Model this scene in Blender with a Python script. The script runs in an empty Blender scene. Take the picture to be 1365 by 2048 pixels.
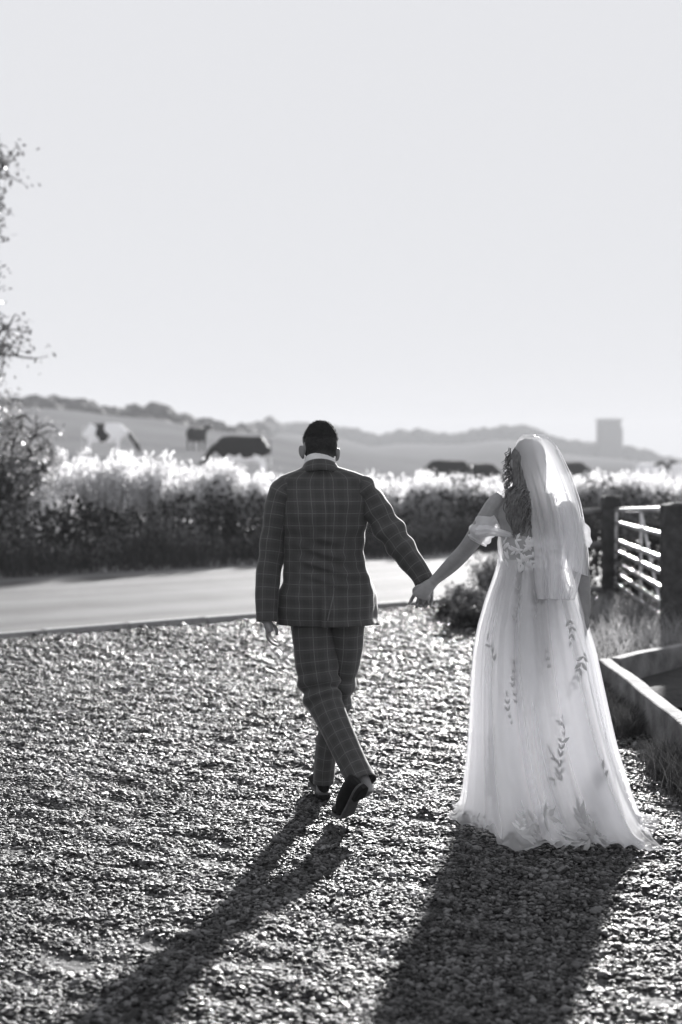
import bpy, math, random
import numpy as np
from mathutils import Vector, Matrix
from mathutils.bvhtree import BVHTree

random.seed(7)
rng = np.random.default_rng(7)
R = math.radians
SC = bpy.context.scene
COL = SC.collection

# ---------------------------------------------------------------- camera
CAM_H = 1.63
FPX = 2048 * 50 / 36
PITCH = math.atan(99 / FPX)
cam_d = bpy.data.cameras.new('camera')
cam = bpy.data.objects.new('camera', cam_d)
COL.objects.link(cam)
cam.location = (0, 0, CAM_H)
cam.rotation_euler = (math.pi / 2 - PITCH, 0, 0)
cam_d.sensor_fit = 'VERTICAL'
cam_d.sensor_height = 36
cam_d.lens = 50
cam_d.clip_end = 3000
cam_d.dof.use_dof = True
cam_d.dof.focus_distance = 6.35
cam_d.dof.aperture_fstop = 1.9
SC.camera = cam

# ---------------------------------------------------------------- world, sun, exposure
SUN_AZ, SUN_EL = R(12.5), R(14)
w = bpy.data.worlds.new('World')
SC.world = w
w.use_nodes = True
nt = w.node_tree
bg = nt.nodes['Background']
sky = nt.nodes.new('ShaderNodeTexSky')
sky.sky_type = 'NISHITA'
sky.sun_disc = False
sky.sun_elevation = SUN_EL
sky.sun_rotation = SUN_AZ
sky.air_density = 1.5
sky.dust_density = 5
bw = nt.nodes.new('ShaderNodeRGBToBW')
nt.links.new(sky.outputs[0], bw.inputs[0])
# milky sky: the bright hazy glow levels off to an even white, everywhere alike
def wmath(op, a, b=None):
    n = nt.nodes.new('ShaderNodeMath'); n.operation = op
    for i, v in enumerate((a, b)):
        if v is None: continue
        if isinstance(v, (int, float)): n.inputs[i].default_value = v
        else: nt.links.new(v, n.inputs[i])
    return n.outputs[0]
e = wmath('EXPONENT', wmath('MULTIPLY', bw.outputs[0], -1.1))
lum = wmath('MULTIPLY', wmath('SUBTRACT', 1.0, e), 2.62)
tint = nt.nodes.new('ShaderNodeCombineColor')
nt.links.new(wmath('MULTIPLY', lum, 0.982), tint.inputs[0])
nt.links.new(wmath('MULTIPLY', lum, 0.99), tint.inputs[1])
nt.links.new(wmath('MULTIPLY', lum, 1.03), tint.inputs[2])
nt.links.new(tint.outputs[0], bg.inputs['Color'])
bg.inputs['Strength'].default_value = 0.1

sd = bpy.data.lights.new('sun', 'SUN')
sd.energy = 5.0
sd.angle = R(1.2)
sd.color = (1.0, 0.985, 0.975)
sun = bpy.data.objects.new('sun', sd)
COL.objects.link(sun)
to_sun = Vector((math.sin(SUN_AZ) * math.cos(SUN_EL), math.cos(SUN_AZ) * math.cos(SUN_EL), math.sin(SUN_EL)))
sun.rotation_euler = to_sun.to_track_quat('Z', 'Y').to_euler()
sun.location = to_sun * 60

vs = SC.view_settings
vs.view_transform = 'Standard'
vs.look = 'None'
vs.exposure = 1.6
vs.gamma = 1
vs.use_curve_mapping = False
SC.render.engine = 'CYCLES'
cy = SC.cycles
cy.max_bounces = 12
cy.diffuse_bounces = 6
cy.transmission_bounces = 6
cy.transparent_max_bounces = 24
cy.volume_bounces = 1
cy.sample_clamp_indirect = 6
cy.use_denoising = True
cy.caustics_reflective = False
cy.caustics_refractive = False

# ---------------------------------------------------------------- helpers
def PX(x, y, d):
    """world point seen at photo pixel (x, y) at world depth Y = d"""
    v = (1024 - y) / FPX
    wy = math.cos(PITCH) + math.sin(PITCH) * v
    wz = -math.sin(PITCH) + math.cos(PITCH) * v
    k = d / wy
    return np.array([(x - 682.5) / FPX * k, d, CAM_H + wz * k])

def GP(x, y, z=0.0):
    """world point seen at photo pixel (x, y) at height z"""
    v = (1024 - y) / FPX
    wy = math.cos(PITCH) + math.sin(PITCH) * v
    wz = -math.sin(PITCH) + math.cos(PITCH) * v
    k = (z - CAM_H) / wz
    return np.array([(x - 682.5) / FPX * k, wy * k, z])

def snoise(p, freq, seed=0, n=9):
    """smooth pseudo noise, about -1..1, p (...,3)"""
    r = np.random.default_rng(seed)
    k = r.normal(size=(n, 3)); k /= np.linalg.norm(k, axis=1)[:, None]
    k *= freq * r.uniform(0.6, 1.5, (n, 1))
    ph = r.uniform(0, 2 * math.pi, n)
    return np.sin(np.asarray(p) @ k.T + ph).sum(-1) / math.sqrt(n) * 0.8

def sstep(x, a, b):
    t = np.clip((np.asarray(x, float) - a) / (b - a), 0, 1)
    return t * t * (3 - 2 * t)

def mesh_np(name, V, F, uv=None, smooth=True):
    """fast mesh: V (n,3), F (m,3|4) or list of such, uv per vertex"""
    V = np.asarray(V, np.float32)
    Fs = [np.asarray(f, np.int32) for f in (F if isinstance(F, list) else [F]) if len(f)]
    me = bpy.data.meshes.new(name)
    loops = np.concatenate([f.ravel() for f in Fs])
    tot = np.concatenate([np.full(len(f), f.shape[1], np.int32) for f in Fs])
    start = np.concatenate([[0], np.cumsum(tot)[:-1]]).astype(np.int32)
    me.vertices.add(len(V)); me.vertices.foreach_set('co', V.ravel())
    me.loops.add(len(loops)); me.loops.foreach_set('vertex_index', loops)
    me.polygons.add(len(tot)); me.polygons.foreach_set('loop_start', start)
    me.polygons.foreach_set('loop_total', tot)
    me.polygons.foreach_set('use_smooth', np.full(len(tot), smooth))
    if uv is not None:
        l = me.uv_layers.new(name='UVMap')
        l.data.foreach_set('uv', np.asarray(uv, np.float32)[loops].ravel())
    me.update(calc_edges=True)
    return me

class MB:
    """collects shapes for one mesh (world coordinates)"""
    def __init__(s): s.V = []; s.F4 = []; s.F3 = []; s.UV = []; s.n = 0
    def add(s, V, F4=None, F3=None, uv=None):
        V = np.asarray(V, float).reshape(-1, 3)
        if F4 is not None and len(F4): s.F4.append(np.asarray(F4, int) + s.n)
        if F3 is not None and len(F3): s.F3.append(np.asarray(F3, int) + s.n)
        s.V.append(V); s.UV.append(np.zeros((len(V), 2)) if uv is None else np.asarray(uv, float))
        s.n += len(V)
        return s
    def loft(s, P, closed=True, caps=False, uv0=(0, 0)):
        """P (rows, cols, 3); closed duplicates the seam so uv stays continuous"""
        P = np.asarray(P, float)
        if closed: P = np.concatenate([P, P[:, :1]], 1)
        n, m = P.shape[:2]
        du = np.linalg.norm(np.diff(P, axis=1), axis=2).mean(0)
        u = np.concatenate([[0], np.cumsum(du)])
        dv = np.linalg.norm(np.diff(P, axis=0), axis=2).mean(1)
        v = np.concatenate([[0], np.cumsum(dv)])
        UV = np.stack(np.meshgrid(u + uv0[0], v + uv0[1]), -1).reshape(-1, 2)
        i, j = np.meshgrid(np.arange(n - 1), np.arange(m - 1), indexing='ij')
        a = (i * m + j).ravel()
        F = np.stack([a, a + 1, a + m + 1, a + m], 1)
        s.add(P.reshape(-1, 3), F, uv=UV)
        if caps:
            for row in (0, n - 1):
                c = P[row, :-1].mean(0)
                V = np.vstack([c[None], P[row]])
                k = np.arange(1, m)
                f = np.stack([np.zeros(m - 1, int), k + 1, k], 1) if row == 0 else np.stack([np.zeros(m - 1, int), k, k + 1], 1)
                s.add(V, F3=f)
        return s
    def tube(s, pts, rad, n=14, sub=5, ref=(0, -1, 0), caps=True, disp=None):
        s.loft(tube_rings(pts, rad, n, sub, ref, disp), True, caps); return s
    def ball(s, c, r, rot=None, n=18, m=12):
        th = np.linspace(0.03, math.pi - 0.03, m); ph = np.linspace(0, 2 * math.pi, n, endpoint=False)
        P = np.stack([np.outer(np.sin(th), np.cos(ph)), np.outer(np.sin(th), np.sin(ph)), np.outer(-np.cos(th), np.ones(n))], -1)
        P = P * np.asarray(r, float)
        if rot is not None: P = P @ np.array(rot).T
        s.loft(P + np.asarray(c, float), True, True); return s
    def box(s, c, h, rot=None, jit=0.0):
        """box of half sizes h with a small chamfer"""
        h = np.asarray(h, float); b = min(h) * 0.18
        sg = np.array([[x, y, z] for x in (-1, 1) for y in (-1, 1) for z in (-1, 1)], float)
        V = []
        for g in sg:
            for ax in range(3):
                q = g * (h - b); q[ax] = g[ax] * h[ax]; V.append(q)
        V = np.array(V)
        if jit: V = V + rng.normal(size=V.shape) * jit
        if rot is not None: V = V @ np.array(rot).T
        idx = lambda x, y, z, ax: (x * 4 + y * 2 + z) * 3 + ax
        F = []; T = []
        for ax in range(3):
            o = [k for k in range(3) if k != ax]
            for sgn in (0, 1):
                q = []
                for a_, b_ in ((0, 0), (1, 0), (1, 1), (0, 1)):
                    k = [0, 0, 0]; k[ax] = sgn; k[o[0]] = a_; k[o[1]] = b_; q.append(idx(*k, ax))
                F.append(q)
        for ax in range(3):
            o = [k for k in range(3) if k != ax]
            for a_ in (0, 1):
                for b_ in (0, 1):
                    k0 = [0] * 3; k1 = [0] * 3
                    k0[o[0]] = k1[o[0]] = a_; k0[o[1]] = k1[o[1]] = b_; k1[ax] = 1
                    F.append([idx(*k0, o[0]), idx(*k1, o[0]), idx(*k1, o[1]), idx(*k0, o[1])])
        for x in (0, 1):
            for y in (0, 1):
                for z in (0, 1): T.append([idx(x, y, z, 0), idx(x, y, z, 1), idx(x, y, z, 2)])
        s.add(V + np.asarray(c, float), F, T); return s
    def mesh(s, name, origin=(0, 0, 0), smooth=True):
        V = np.vstack(s.V) - np.asarray(origin, float)
        F = []
        if s.F4: F.append(np.vstack(s.F4))
        if s.F3: F.append(np.vstack(s.F3))
        return mesh_np(name, V, F, np.vstack(s.UV), smooth)

def catmull(pts, sub):
    pts = np.asarray(pts, float)
    P = np.vstack([2 * pts[0] - pts[1], pts, 2 * pts[-1] - pts[-2]])
    out = []
    for i in range(1, len(P) - 2):
        p0, p1, p2, p3 = P[i - 1:i + 3]
        for t in np.linspace(0, 1, sub, endpoint=False):
            out.append(0.5 * (2 * p1 + (p2 - p0) * t + (2 * p0 - 5 * p1 + 4 * p2 - p3) * t * t + (3 * p1 - p0 - 3 * p2 + p3) * t ** 3))
    out.append(pts[-1])
    return np.array(out)

def tube_rings(pts, rad, n=14, sub=5, ref=(0, -1, 0), disp=None):
    pts = np.asarray(pts, float); rad = np.asarray(rad, float)
    if rad.ndim == 1: rad = np.stack([rad, rad], 1)
    q = catmull(np.hstack([pts, rad]), sub)
    C, r = q[:, :3], np.maximum(q[:, 3:], 0.0008)
    T = np.gradient(C, axis=0); T /= np.linalg.norm(T, axis=1)[:, None]
    ref = np.asarray(ref, float)
    S = np.cross(T, ref); S /= np.linalg.norm(S, axis=1)[:, None]
    U = np.cross(S, T)
    ph = np.linspace(0, 2 * math.pi, n, endpoint=False)
    rr = np.ones((len(C), n))
    if disp is not None: rr = rr + disp(np.linspace(0, 1, len(C))[:, None], ph[None])
    return C[:, None] + rr[..., None] * (r[:, :1, None] * np.cos(ph)[None, :, None] * S[:, None] + r[:, 1:, None] * np.sin(ph)[None, :, None] * U[:, None])

ORIGIN = {}
def obj(name, me, mat=None, parent=None, loc=None, label=None, cat=None, group=None, kind=None):
    o = bpy.data.objects.new(name, me)
    COL.objects.link(o)
    if me is not None: me.name = name
    if mat is not None and me is not None and not me.materials: me.materials.append(mat)
    if parent is not None: o.parent = parent
    if loc is not None: o.location = loc
    tag(o, label, cat, group, kind)
    return o
def tag(o, label=None, cat=None, group=None, kind=None):
    if label: o['label'] = label
    if cat: o['category'] = cat
    if group: o['group'] = group
    if kind: o['kind'] = kind
def part(name, mb, mat, parent, smooth=True):
    """a part built in world coordinates under a root standing at ORIGIN[root]"""
    org = ORIGIN[parent.name]
    o = obj(name, mb.mesh(name, org, smooth), mat, parent)
    ORIGIN[o.name] = org
    return o
def root_empty(name, loc, **k):
    o = obj(name, None, loc=tuple(loc), **k); ORIGIN[o.name] = np.asarray(loc, float); return o
def remesh(mb, voxel, smooth=3, origin=(0, 0, 0)):
    me = mb.mesh('tmp', origin)
    o = bpy.data.objects.new('tmp', me); COL.objects.link(o)
    m = o.modifiers.new('r', 'REMESH'); m.mode = 'VOXEL'; m.voxel_size = voxel
    if smooth:
        sm = o.modifiers.new('s', 'SMOOTH'); sm.iterations = smooth; sm.factor = 0.5
    dg = bpy.context.evaluated_depsgraph_get()
    out = bpy.data.meshes.new_from_object(o.evaluated_get(dg))
    bpy.data.objects.remove(o); bpy.data.meshes.remove(me)
    out.polygons.foreach_set('use_smooth', np.ones(len(out.polygons), bool))
    return out
def solidify(o, t, offset=-1):
    m = o.modifiers.new('thickness', 'SOLIDIFY'); m.thickness = t; m.offset = offset
def euler(x, y, z): return np.array(Matrix.Rotation(z, 3, 'Z') @ Matrix.Rotation(y, 3, 'Y') @ Matrix.Rotation(x, 3, 'X'))

# ---------------------------------------------------------------- materials (all grey: the photograph is black and white)
def grey(v): return (v, v, v * 1.015, 1)
class NT:
    def __init__(s, name):
        s.m = bpy.data.materials.new(name); s.m.use_nodes = True
        s.t = s.m.node_tree; s.t.nodes.clear()
        s.out = s.t.nodes.new('ShaderNodeOutputMaterial')
    def n(s, typ, props=None, **ins):
        nd = s.t.nodes.new(typ)
        for k, v in (props or {}).items(): setattr(nd, k, v)
        for k, v in ins.items():
            key = k.replace('_', ' ')
            sock = nd.inputs[int(key[1:])] if key[0] == 'i' and key[1:].isdigit() else nd.inputs[key]
            if hasattr(v, 'bl_rna') and not isinstance(v, (int, float)): s.t.links.new(v, sock)
            else: sock.default_value = v
        return nd
    def math(s, op, a, b=0.0, c=None):
        kw = dict(i0=a, i1=b)
        if c is not None: kw['i2'] = c
        return s.n('ShaderNodeMath', {'operation': op}, **kw).outputs[0]
    def ramp(s, fac, stops):
        r = s.n('ShaderNodeValToRGB', Fac=fac)
        el = r.color_ramp.elements
        while len(el) < len(stops): el.new(0.5)
        for e_, (p, v) in zip(el, stops): e_.position = p; e_.color = grey(v)
        return r.outputs[0]
    def coord(s, which='Object'): return s.n('ShaderNodeTexCoord').outputs[which]
    def noise(s, scale, detail=4, vec=None, rough=0.55):
        return s.n('ShaderNodeTexNoise', Scale=scale, Detail=detail, Roughness=rough, Vector=vec if vec is not None else s.coord()).outputs[0]
    def bump(s, h, dist, strength=1.0):
        return s.n('ShaderNodeBump', Height=h, Distance=dist, Strength=strength).outputs[0]
    def surf(s, sh): s.t.links.new(sh, s.out.inputs['Surface']); return s.m
    def mix(s, f, a, b): return s.n('ShaderNodeMixShader', i0=f, i1=a, i2=b).outputs[0]

def simple(name, lo, hi, scale=8, rough=0.7, bump=None, spec=0.4, detail=5, sheen=0, metal=0):
    k = NT(name)
    f = k.noise(scale, detail)
    c = k.ramp(f, [(0.3, lo), (0.7, hi)])
    kw = dict(Base_Color=c, Roughness=rough, Metallic=metal)
    b = k.n('ShaderNodeBsdfPrincipled', **kw)
    b.inputs['Specular IOR Level'].default_value = spec
    if sheen: b.inputs['Sheen Weight'].default_value = sheen; b.inputs['Sheen Roughness'].default_value = 0.4
    if bump:
        k.t.links.new(k.bump(k.noise(bump[0], 6), bump[1]), b.inputs['Normal'])
    return k.surf(b.outputs[0])

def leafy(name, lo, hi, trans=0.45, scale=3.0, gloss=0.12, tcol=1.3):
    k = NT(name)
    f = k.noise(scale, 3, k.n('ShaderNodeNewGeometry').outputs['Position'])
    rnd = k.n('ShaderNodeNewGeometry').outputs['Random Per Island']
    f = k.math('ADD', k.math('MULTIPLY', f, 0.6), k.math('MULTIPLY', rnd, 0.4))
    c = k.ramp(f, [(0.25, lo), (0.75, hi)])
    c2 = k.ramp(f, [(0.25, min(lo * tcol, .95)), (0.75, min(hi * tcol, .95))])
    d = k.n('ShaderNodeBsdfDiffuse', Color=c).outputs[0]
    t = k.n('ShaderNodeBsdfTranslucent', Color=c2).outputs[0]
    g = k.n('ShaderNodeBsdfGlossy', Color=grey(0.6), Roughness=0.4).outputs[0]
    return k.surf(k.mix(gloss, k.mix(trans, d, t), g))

def fabric(name, v, trans=0.5, opacity=1.0, scale=30, var=0.08):
    k = NT(name)
    f = k.noise(scale, 4)
    c = k.ramp(f, [(0.2, v - var), (0.8, v)])
    d = k.n('ShaderNodeBsdfDiffuse', Color=c).outputs[0]
    t = k.n('ShaderNodeBsdfTranslucent', Color=c).outputs[0]
    s = k.mix(trans, d, t)
    if opacity < 1:
        s = k.mix(opacity, k.n('ShaderNodeBsdfTransparent').outputs[0], s)
    return k.surf(s)

def plaid(name, base, line, pitch_u=0.06, pitch_v=0.058, width=0.0036):
    k = NT(name)
    uv = k.n('ShaderNodeUVMap').outputs[0]
    sep = k.n('ShaderNodeSeparateXYZ', Vector=uv)
    wob = k.math('MULTIPLY', k.math('SUBTRACT', k.noise(9, 2), 0.5), 0.004)
    def line_of(sock, pitch, width, off):
        u = k.math('DIVIDE', k.math('ADD', k.math('ADD', sock, wob), off), pitch)
        fr = k.math('ABSOLUTE', k.math('SUBTRACT', k.math('FRACT', u), 0.5))
        return k.math('SMOOTH_MIN', k.math('LESS_THAN', fr, width / pitch / 2), 1.0, 0.01)
    lu = line_of(sep.outputs[0], pitch_u, width, 0.02)
    lv = line_of(sep.outputs[1], pitch_v, width, 0.0)
    # broad soft shadow check between the pale lines
    su = line_of(sep.outputs[0], pitch_u, 0.026, 0.05)
    sv = line_of(sep.outputs[1], pitch_v, 0.026, 0.029)
    soft = k.math('MULTIPLY', k.math('ADD', su, sv), 0.5)
    weave = k.noise(420, 2)
    slow = k.noise(4, 3)
    b = k.math('MULTIPLY', base, k.math('ADD', 0.62, k.math('ADD', k.math('MULTIPLY', weave, 0.5), k.math('MULTIPLY', slow, 0.25))))
    b = k.math('MULTIPLY', b, k.math('SUBTRACT', 1.0, k.math('MULTIPLY', soft, 0.22)))
    ln = k.math('MULTIPLY', k.math('MAXIMUM', k.math('MULTIPLY', lu, 1.0), k.math('MULTIPLY', lv, 0.9)), line - base)
    ln = k.math('MULTIPLY', ln, k.math('ADD', 0.45, k.math('MULTIPLY', k.noise(60, 2), 1.0)))
    val = k.math('ADD', b, ln)
    col = k.n('ShaderNodeCombineColor', Red=val, Green=val, Blue=val).outputs[0]
    p = k.n('ShaderNodeBsdfPrincipled', Base_Color=col, Roughness=0.85)
    p.inputs['Specular IOR Level'].default_value = 0.15
    p.inputs['Sheen Weight'].default_value = 0.35
    p.inputs['Sheen Roughness'].default_value = 0.35
    nb = k.bump(k.noise(600, 2), 0.0006)
    k.t.links.new(k.bump(k.noise(26, 4), 0.004, 0.6), p.inputs['Normal'])
    return k.surf(p.outputs[0])

def emitless(name): return None

M = {}
M['suit'] = plaid('checked_wool', 0.067, 0.118)
M['suit_dark'] = plaid('checked_wool_collar', 0.072, 0.118)
M['vent'] = simple('vent_lit_edge', 0.09, 0.14, 40, 0.8)  # paler than the suit: light on the folded edge put into the colour
M['lining'] = simple('jacket_lining', 0.25, 0.35, 20, 0.5)
M['shirt'] = simple('shirt_cotton', 0.62, 0.72, 30, 0.8)
M['shoe'] = simple('shoe_leather', 0.006, 0.010, 30, 0.6, (80, 0.001), 0.12)
M['sole'] = simple('shoe_sole', 0.05, 0.09, 60, 0.7)
M['hair_dark'] = simple('short_dark_hair', 0.012, 0.03, 160, 0.9, (220, 0.004), 0.1)
M['bride_hair'] = simple('wavy_hair', 0.06, 0.16, 60, 0.45, spec=0.6)
M['dress'] = fabric('dress_lining', 0.95, 0.62, 1.0, 30, .03)
M['tulle'] = fabric('dress_tulle', 0.95, 0.5, 0.40, 30, .04)
M['bodice'] = fabric('bodice_net', 0.92, 0.45, 0.5)
M['puff'] = fabric('sleeve_tulle', 0.93, 0.5, 0.75)
M['veil'] = fabric('veil_net', 0.97, 0.55, 0.64, 30, .02)
M['veil_hem'] = fabric('veil_edge', 0.88, 0.4, 0.75)
M['lace'] = fabric('lace_leaf', 0.58, 0.18)
M['lace_white'] = fabric('lace_leaf_white', 0.9, 0.3)
M['asphalt'] = None
M['kerb'] = simple('kerb_concrete', 0.22, 0.36, 14, 0.8, (60, 0.004))
M['wood_dark'] = simple('weathered_post', 0.03, 0.10, 7, 0.9, (35, 0.03), 0.2)
M['wood_pale'] = simple('pale_timber', 0.06, 0.26, 4, 0.85, (30, 0.012), 0.2)  # pale mottled timber, the same tone on every face
M['steel'] = simple('galvanised_steel', 0.5, 0.65, 20, 0.32, metal=0.9)
M['stone'] = simple('wall_stone', 0.06, 0.16, 9, 0.85, (30, 0.02))
M['shade_soil'] = simple('shade_dark_soil', 0.02, 0.045, 12, 0.95, (30, 0.03))  # near black, standing in for the shadow cast over the bed
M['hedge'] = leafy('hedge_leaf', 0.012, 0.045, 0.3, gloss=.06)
M['stem'] = simple('stems', 0.06, 0.10, 10, 0.8)
M['plume'] = leafy('seed_plume', 0.42, 0.75, 0.65, 2.0, 0.0, 1.2)
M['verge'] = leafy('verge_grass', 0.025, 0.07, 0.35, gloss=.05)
M['weed'] = leafy('weed_leaf', 0.08, 0.22, 0.4, gloss=.05)
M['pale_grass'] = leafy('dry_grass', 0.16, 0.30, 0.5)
M['tree_leaf'] = leafy('tree_leaf', 0.05, 0.11, 0.4, gloss=0.2)
M['shrub_leaf'] = leafy('pale_shrub_leaf', 0.10, 0.30, 0.5, gloss=0.25)
M['bark'] = simple('bark', 0.05, 0.10, 12, 0.9, (40, 0.02))
M['wood_far'] = simple('far_wood', 0.025, 0.07, 0.25, 0.95)
M['tower'] = simple('tower_stone', 0.07, 0.12, 0.8, 0.9)

# skin with a faded hair shadow carried in a vertex attribute
def skin(name, lo, hi):
    k = NT(name)
    c = k.ramp(k.noise(25, 3), [(0.3, lo), (0.7, hi)])
    h = k.n('ShaderNodeAttribute', {'attribute_name': 'stubble'}).outputs['Fac']
    n_ = k.noise(260, 2)
    f = k.math('MULTIPLY', h, k.math('ADD', 0.75, k.math('MULTIPLY', n_, 0.5)))
    mx = k.n('ShaderNodeMix', {'data_type': 'RGBA', 'clamp_factor': True}, Factor=f, A=c, B=grey(0.02))
    # the named sockets of the Mix node for colours are indices 6 and 7
    k.t.links.new(c, mx.inputs[6]); mx.inputs[7].default_value = grey(0.022)
    p = k.n('ShaderNodeBsdfPrincipled', Roughness=0.5)
    k.t.links.new(mx.outputs[2], p.inputs['Base Color'])
    k.t.links.new(k.math('MULTIPLY', k.math('SUBTRACT', 1.0, k.math('MINIMUM', f, 1.0)), 0.4), p.inputs['Specular IOR Level'])
    p.inputs['Subsurface Weight'].default_value = 0.0
    return k.surf(p.outputs[0])
M['skin_g'] = skin('skin_groom', 0.17, 0.22)
M['skin_b'] = skin('skin_bride', 0.22, 0.28)

#--GROUND
# ---------------------------------------------------------------- terrain
RU = np.array([0.795, 0.607]); RN = np.array([-0.607, 0.795])      # along and across the lane
P_NEAR = np.array([-3.17, 13.24]); P_FAR = np.array([-4.73, 19.7])
ROAD_W = float((P_FAR - P_NEAR) @ RN)
SIL = np.array([(-400, 800), (-100, 790), (50, 797), (150, 795), (210, 816), (300, 812), (400, 836), (470, 856), (500, 850), (530, 840), (570, 846),
                (640, 850), (700, 856), (760, 872), (800, 862), (850, 860), (900, 868), (960, 858), (1040, 850), (1080, 866),
                (1120, 879), (1190, 886), (1250, 890), (1300, 905), (1365, 920), (1500, 926), (1800, 915)], float)
def ridge_R(b): return np.interp(b, [(470 - 682.5) / FPX, (560 - 682.5) / FPX], [320, 850])
def tree_h(b): return np.interp(b, [(470 - 682.5) / FPX, (560 - 682.5) / FPX], [6.0, 10.5])
def ridge_top(b): return CAM_H + (925 - np.interp(b * FPX + 682.5, SIL[:, 0], SIL[:, 1])) / FPX * ridge_R(b)
def terrain(x, y):
    x = np.asarray(x, float); y = np.asarray(y, float)
    r = np.hypot(x, y)
    b = np.tan(np.clip(np.arctan2(x, y), -0.7, 0.7))
    s = (x - P_FAR[0]) * RN[0] + (y - P_FAR[1]) * RN[1]
    k = np.interp(b, [-0.3, -0.165, -0.07, 0.0, 0.077, 0.3], [0.055, 0.05, 0.039, 0.02, 0.004, 0.002])
    se = np.where(s > 1.5, s - 1.5, 0)
    f = k * np.minimum(se, 140) + 0.05
    f = f + 0.06 * snoise(np.stack([x, y, 0 * x], -1), 0.25, 3) * sstep(s, 3, 12)
    rr = ridge_R(b)
    base = np.maximum(ridge_top(b) - tree_h(b) * 0.85, 0.5)
    t = sstep(r, 110, 1.0) if False else np.clip((r - 110) / (rr * 0.97 - 110), 0, 1)
    t = t * t * (3 - 2 * t)
    h = f * (1 - t) + base * t
    return np.where(s > 0, sstep(s, 0, 1.0) * (h + 0.04) - 0.04, -0.04)

k = NT('field_grass')
pos = k.n('ShaderNodeNewGeometry').outputs['Position']
c = k.ramp(k.math('ADD', k.math('MULTIPLY', k.noise(0.05, 4, pos), 0.6), k.math('MULTIPLY', k.noise(2.0, 5, pos), 0.4)), [(0.3, 0.25), (0.7, 0.38)])
p = k.n('ShaderNodeBsdfDiffuse', Color=c, Roughness=0.6)
M['field'] = k.surf(p.outputs[0])

na = 288
ang = np.linspace(-math.pi, math.pi, na, endpoint=False)
rad = np.concatenate([[0.01], np.geomspace(2, 1250, 140)])
A_, R_ = np.meshgrid(ang, rad)
X, Y = R_ * np.sin(A_), R_ * np.cos(A_)
mb = MB().loft(np.stack([X, Y, terrain(X, Y)], -1)[:, ::-1])
obj('field', mb.mesh('field'), M['field'], kind='structure', label='pale grass field rising to a wooded ridge')

# gravel yard base sheet
k = NT('gravel_bed')
pos = k.n('ShaderNodeNewGeometry').outputs['Position']
c = k.ramp(k.noise(45, 6, pos), [(0.3, 0.02), (0.75, 0.12)])
p = k.n('ShaderNodeBsdfPrincipled', Base_Color=c, Roughness=0.8)
k.t.links.new(k.bump(k.noise(40, 6, pos), 0.02), p.inputs['Normal'])
M['bed'] = k.surf(p.outputs[0])
def road_pt(a, t, z): q = P_NEAR + RU * a + RN * t; return np.array([q[0], q[1], z])
def strip(t0, t1, z0, z1, a0, a1, n=40, cols=2):
    a = np.linspace(a0, a1, n); P = np.zeros((n, cols, 3))
    for j, t in enumerate(np.linspace(0, 1, cols)):
        for i in range(n): P[i, j] = road_pt(a[i], t0 + (t1 - t0) * t, z0 + (z1 - z0) * t)
    return P
mb = MB().loft(strip(-30, -0.02, -0.024, -0.024, -60, 60, 60, 30)[:, ::-1], closed=False)
yard = obj('gravel_yard', mb.mesh('gravel_yard'), M['bed'], kind='structure')

# lane
k = NT('asphalt')
uv = k.n('ShaderNodeUVMap').outputs[0]
sc_ = k.n('ShaderNodeMapping', Vector=uv); sc_.inputs['Scale'].default_value = (1.6, 0.05, 1)
pos = k.n('ShaderNodeNewGeometry').outputs['Position']
f = k.math('ADD', k.math('MULTIPLY', k.noise(1.0, 4, sc_.outputs[0]), 0.55), k.math('ADD', k.math('MULTIPLY', k.noise(1.1, 5, pos), 0.25), k.math('MULTIPLY', k.noise(70, 5, pos), 0.2)))
c = k.ramp(f, [(0.38, 0.055), (0.60, 0.145)])
p = k.n('ShaderNodeBsdfPrincipled', Base_Color=c, Roughness=0.85)
p.inputs['Specular IOR Level'].default_value = 0.25
k.t.links.new(k.bump(k.noise(90, 5, pos), 0.006), p.inputs['Normal'])
M['asphalt'] = k.surf(p.outputs[0])
P = strip(0.135, ROAD_W, 0.022, 0.03, -60, 120, 120, 14)
t = np.linspace(-1, 1, 14)
P[:, :, 2] += 0.04 * (1 - t * t)
obj('road', MB().loft(P, closed=False).mesh('road'), M['asphalt'], kind='structure')

# kerb: pale edging stones one by one
kerb = root_empty('kerb', road_pt(0, 0, 0), kind='structure', label='low pale kerb between the gravel and the lane')
kst = []
rotk = euler(0, 0, math.atan2(RU[1], RU[0]))
for v in range(3):
    kst.append(MB().box((0, 0, 0), (0.447, 0.065, 0.085), None, 0.003).mesh('kerb_stone', smooth=False))
    kst[-1].materials.append(M['kerb'])
for i in range(-7, 12):
    o = obj('kerb_stone', kst[i % 3], parent=kerb)
    q = road_pt(0.9 * i, 0.065, 0) - ORIGIN[kerb.name]
    o.location = (q[0], q[1], -0.048 + random.uniform(-0.005, 0.005))
    o.rotation_euler = (random.uniform(-.015, .015), random.uniform(-.006, .006), math.atan2(RU[1], RU[0]) + random.uniform(-.006, .006))

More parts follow.
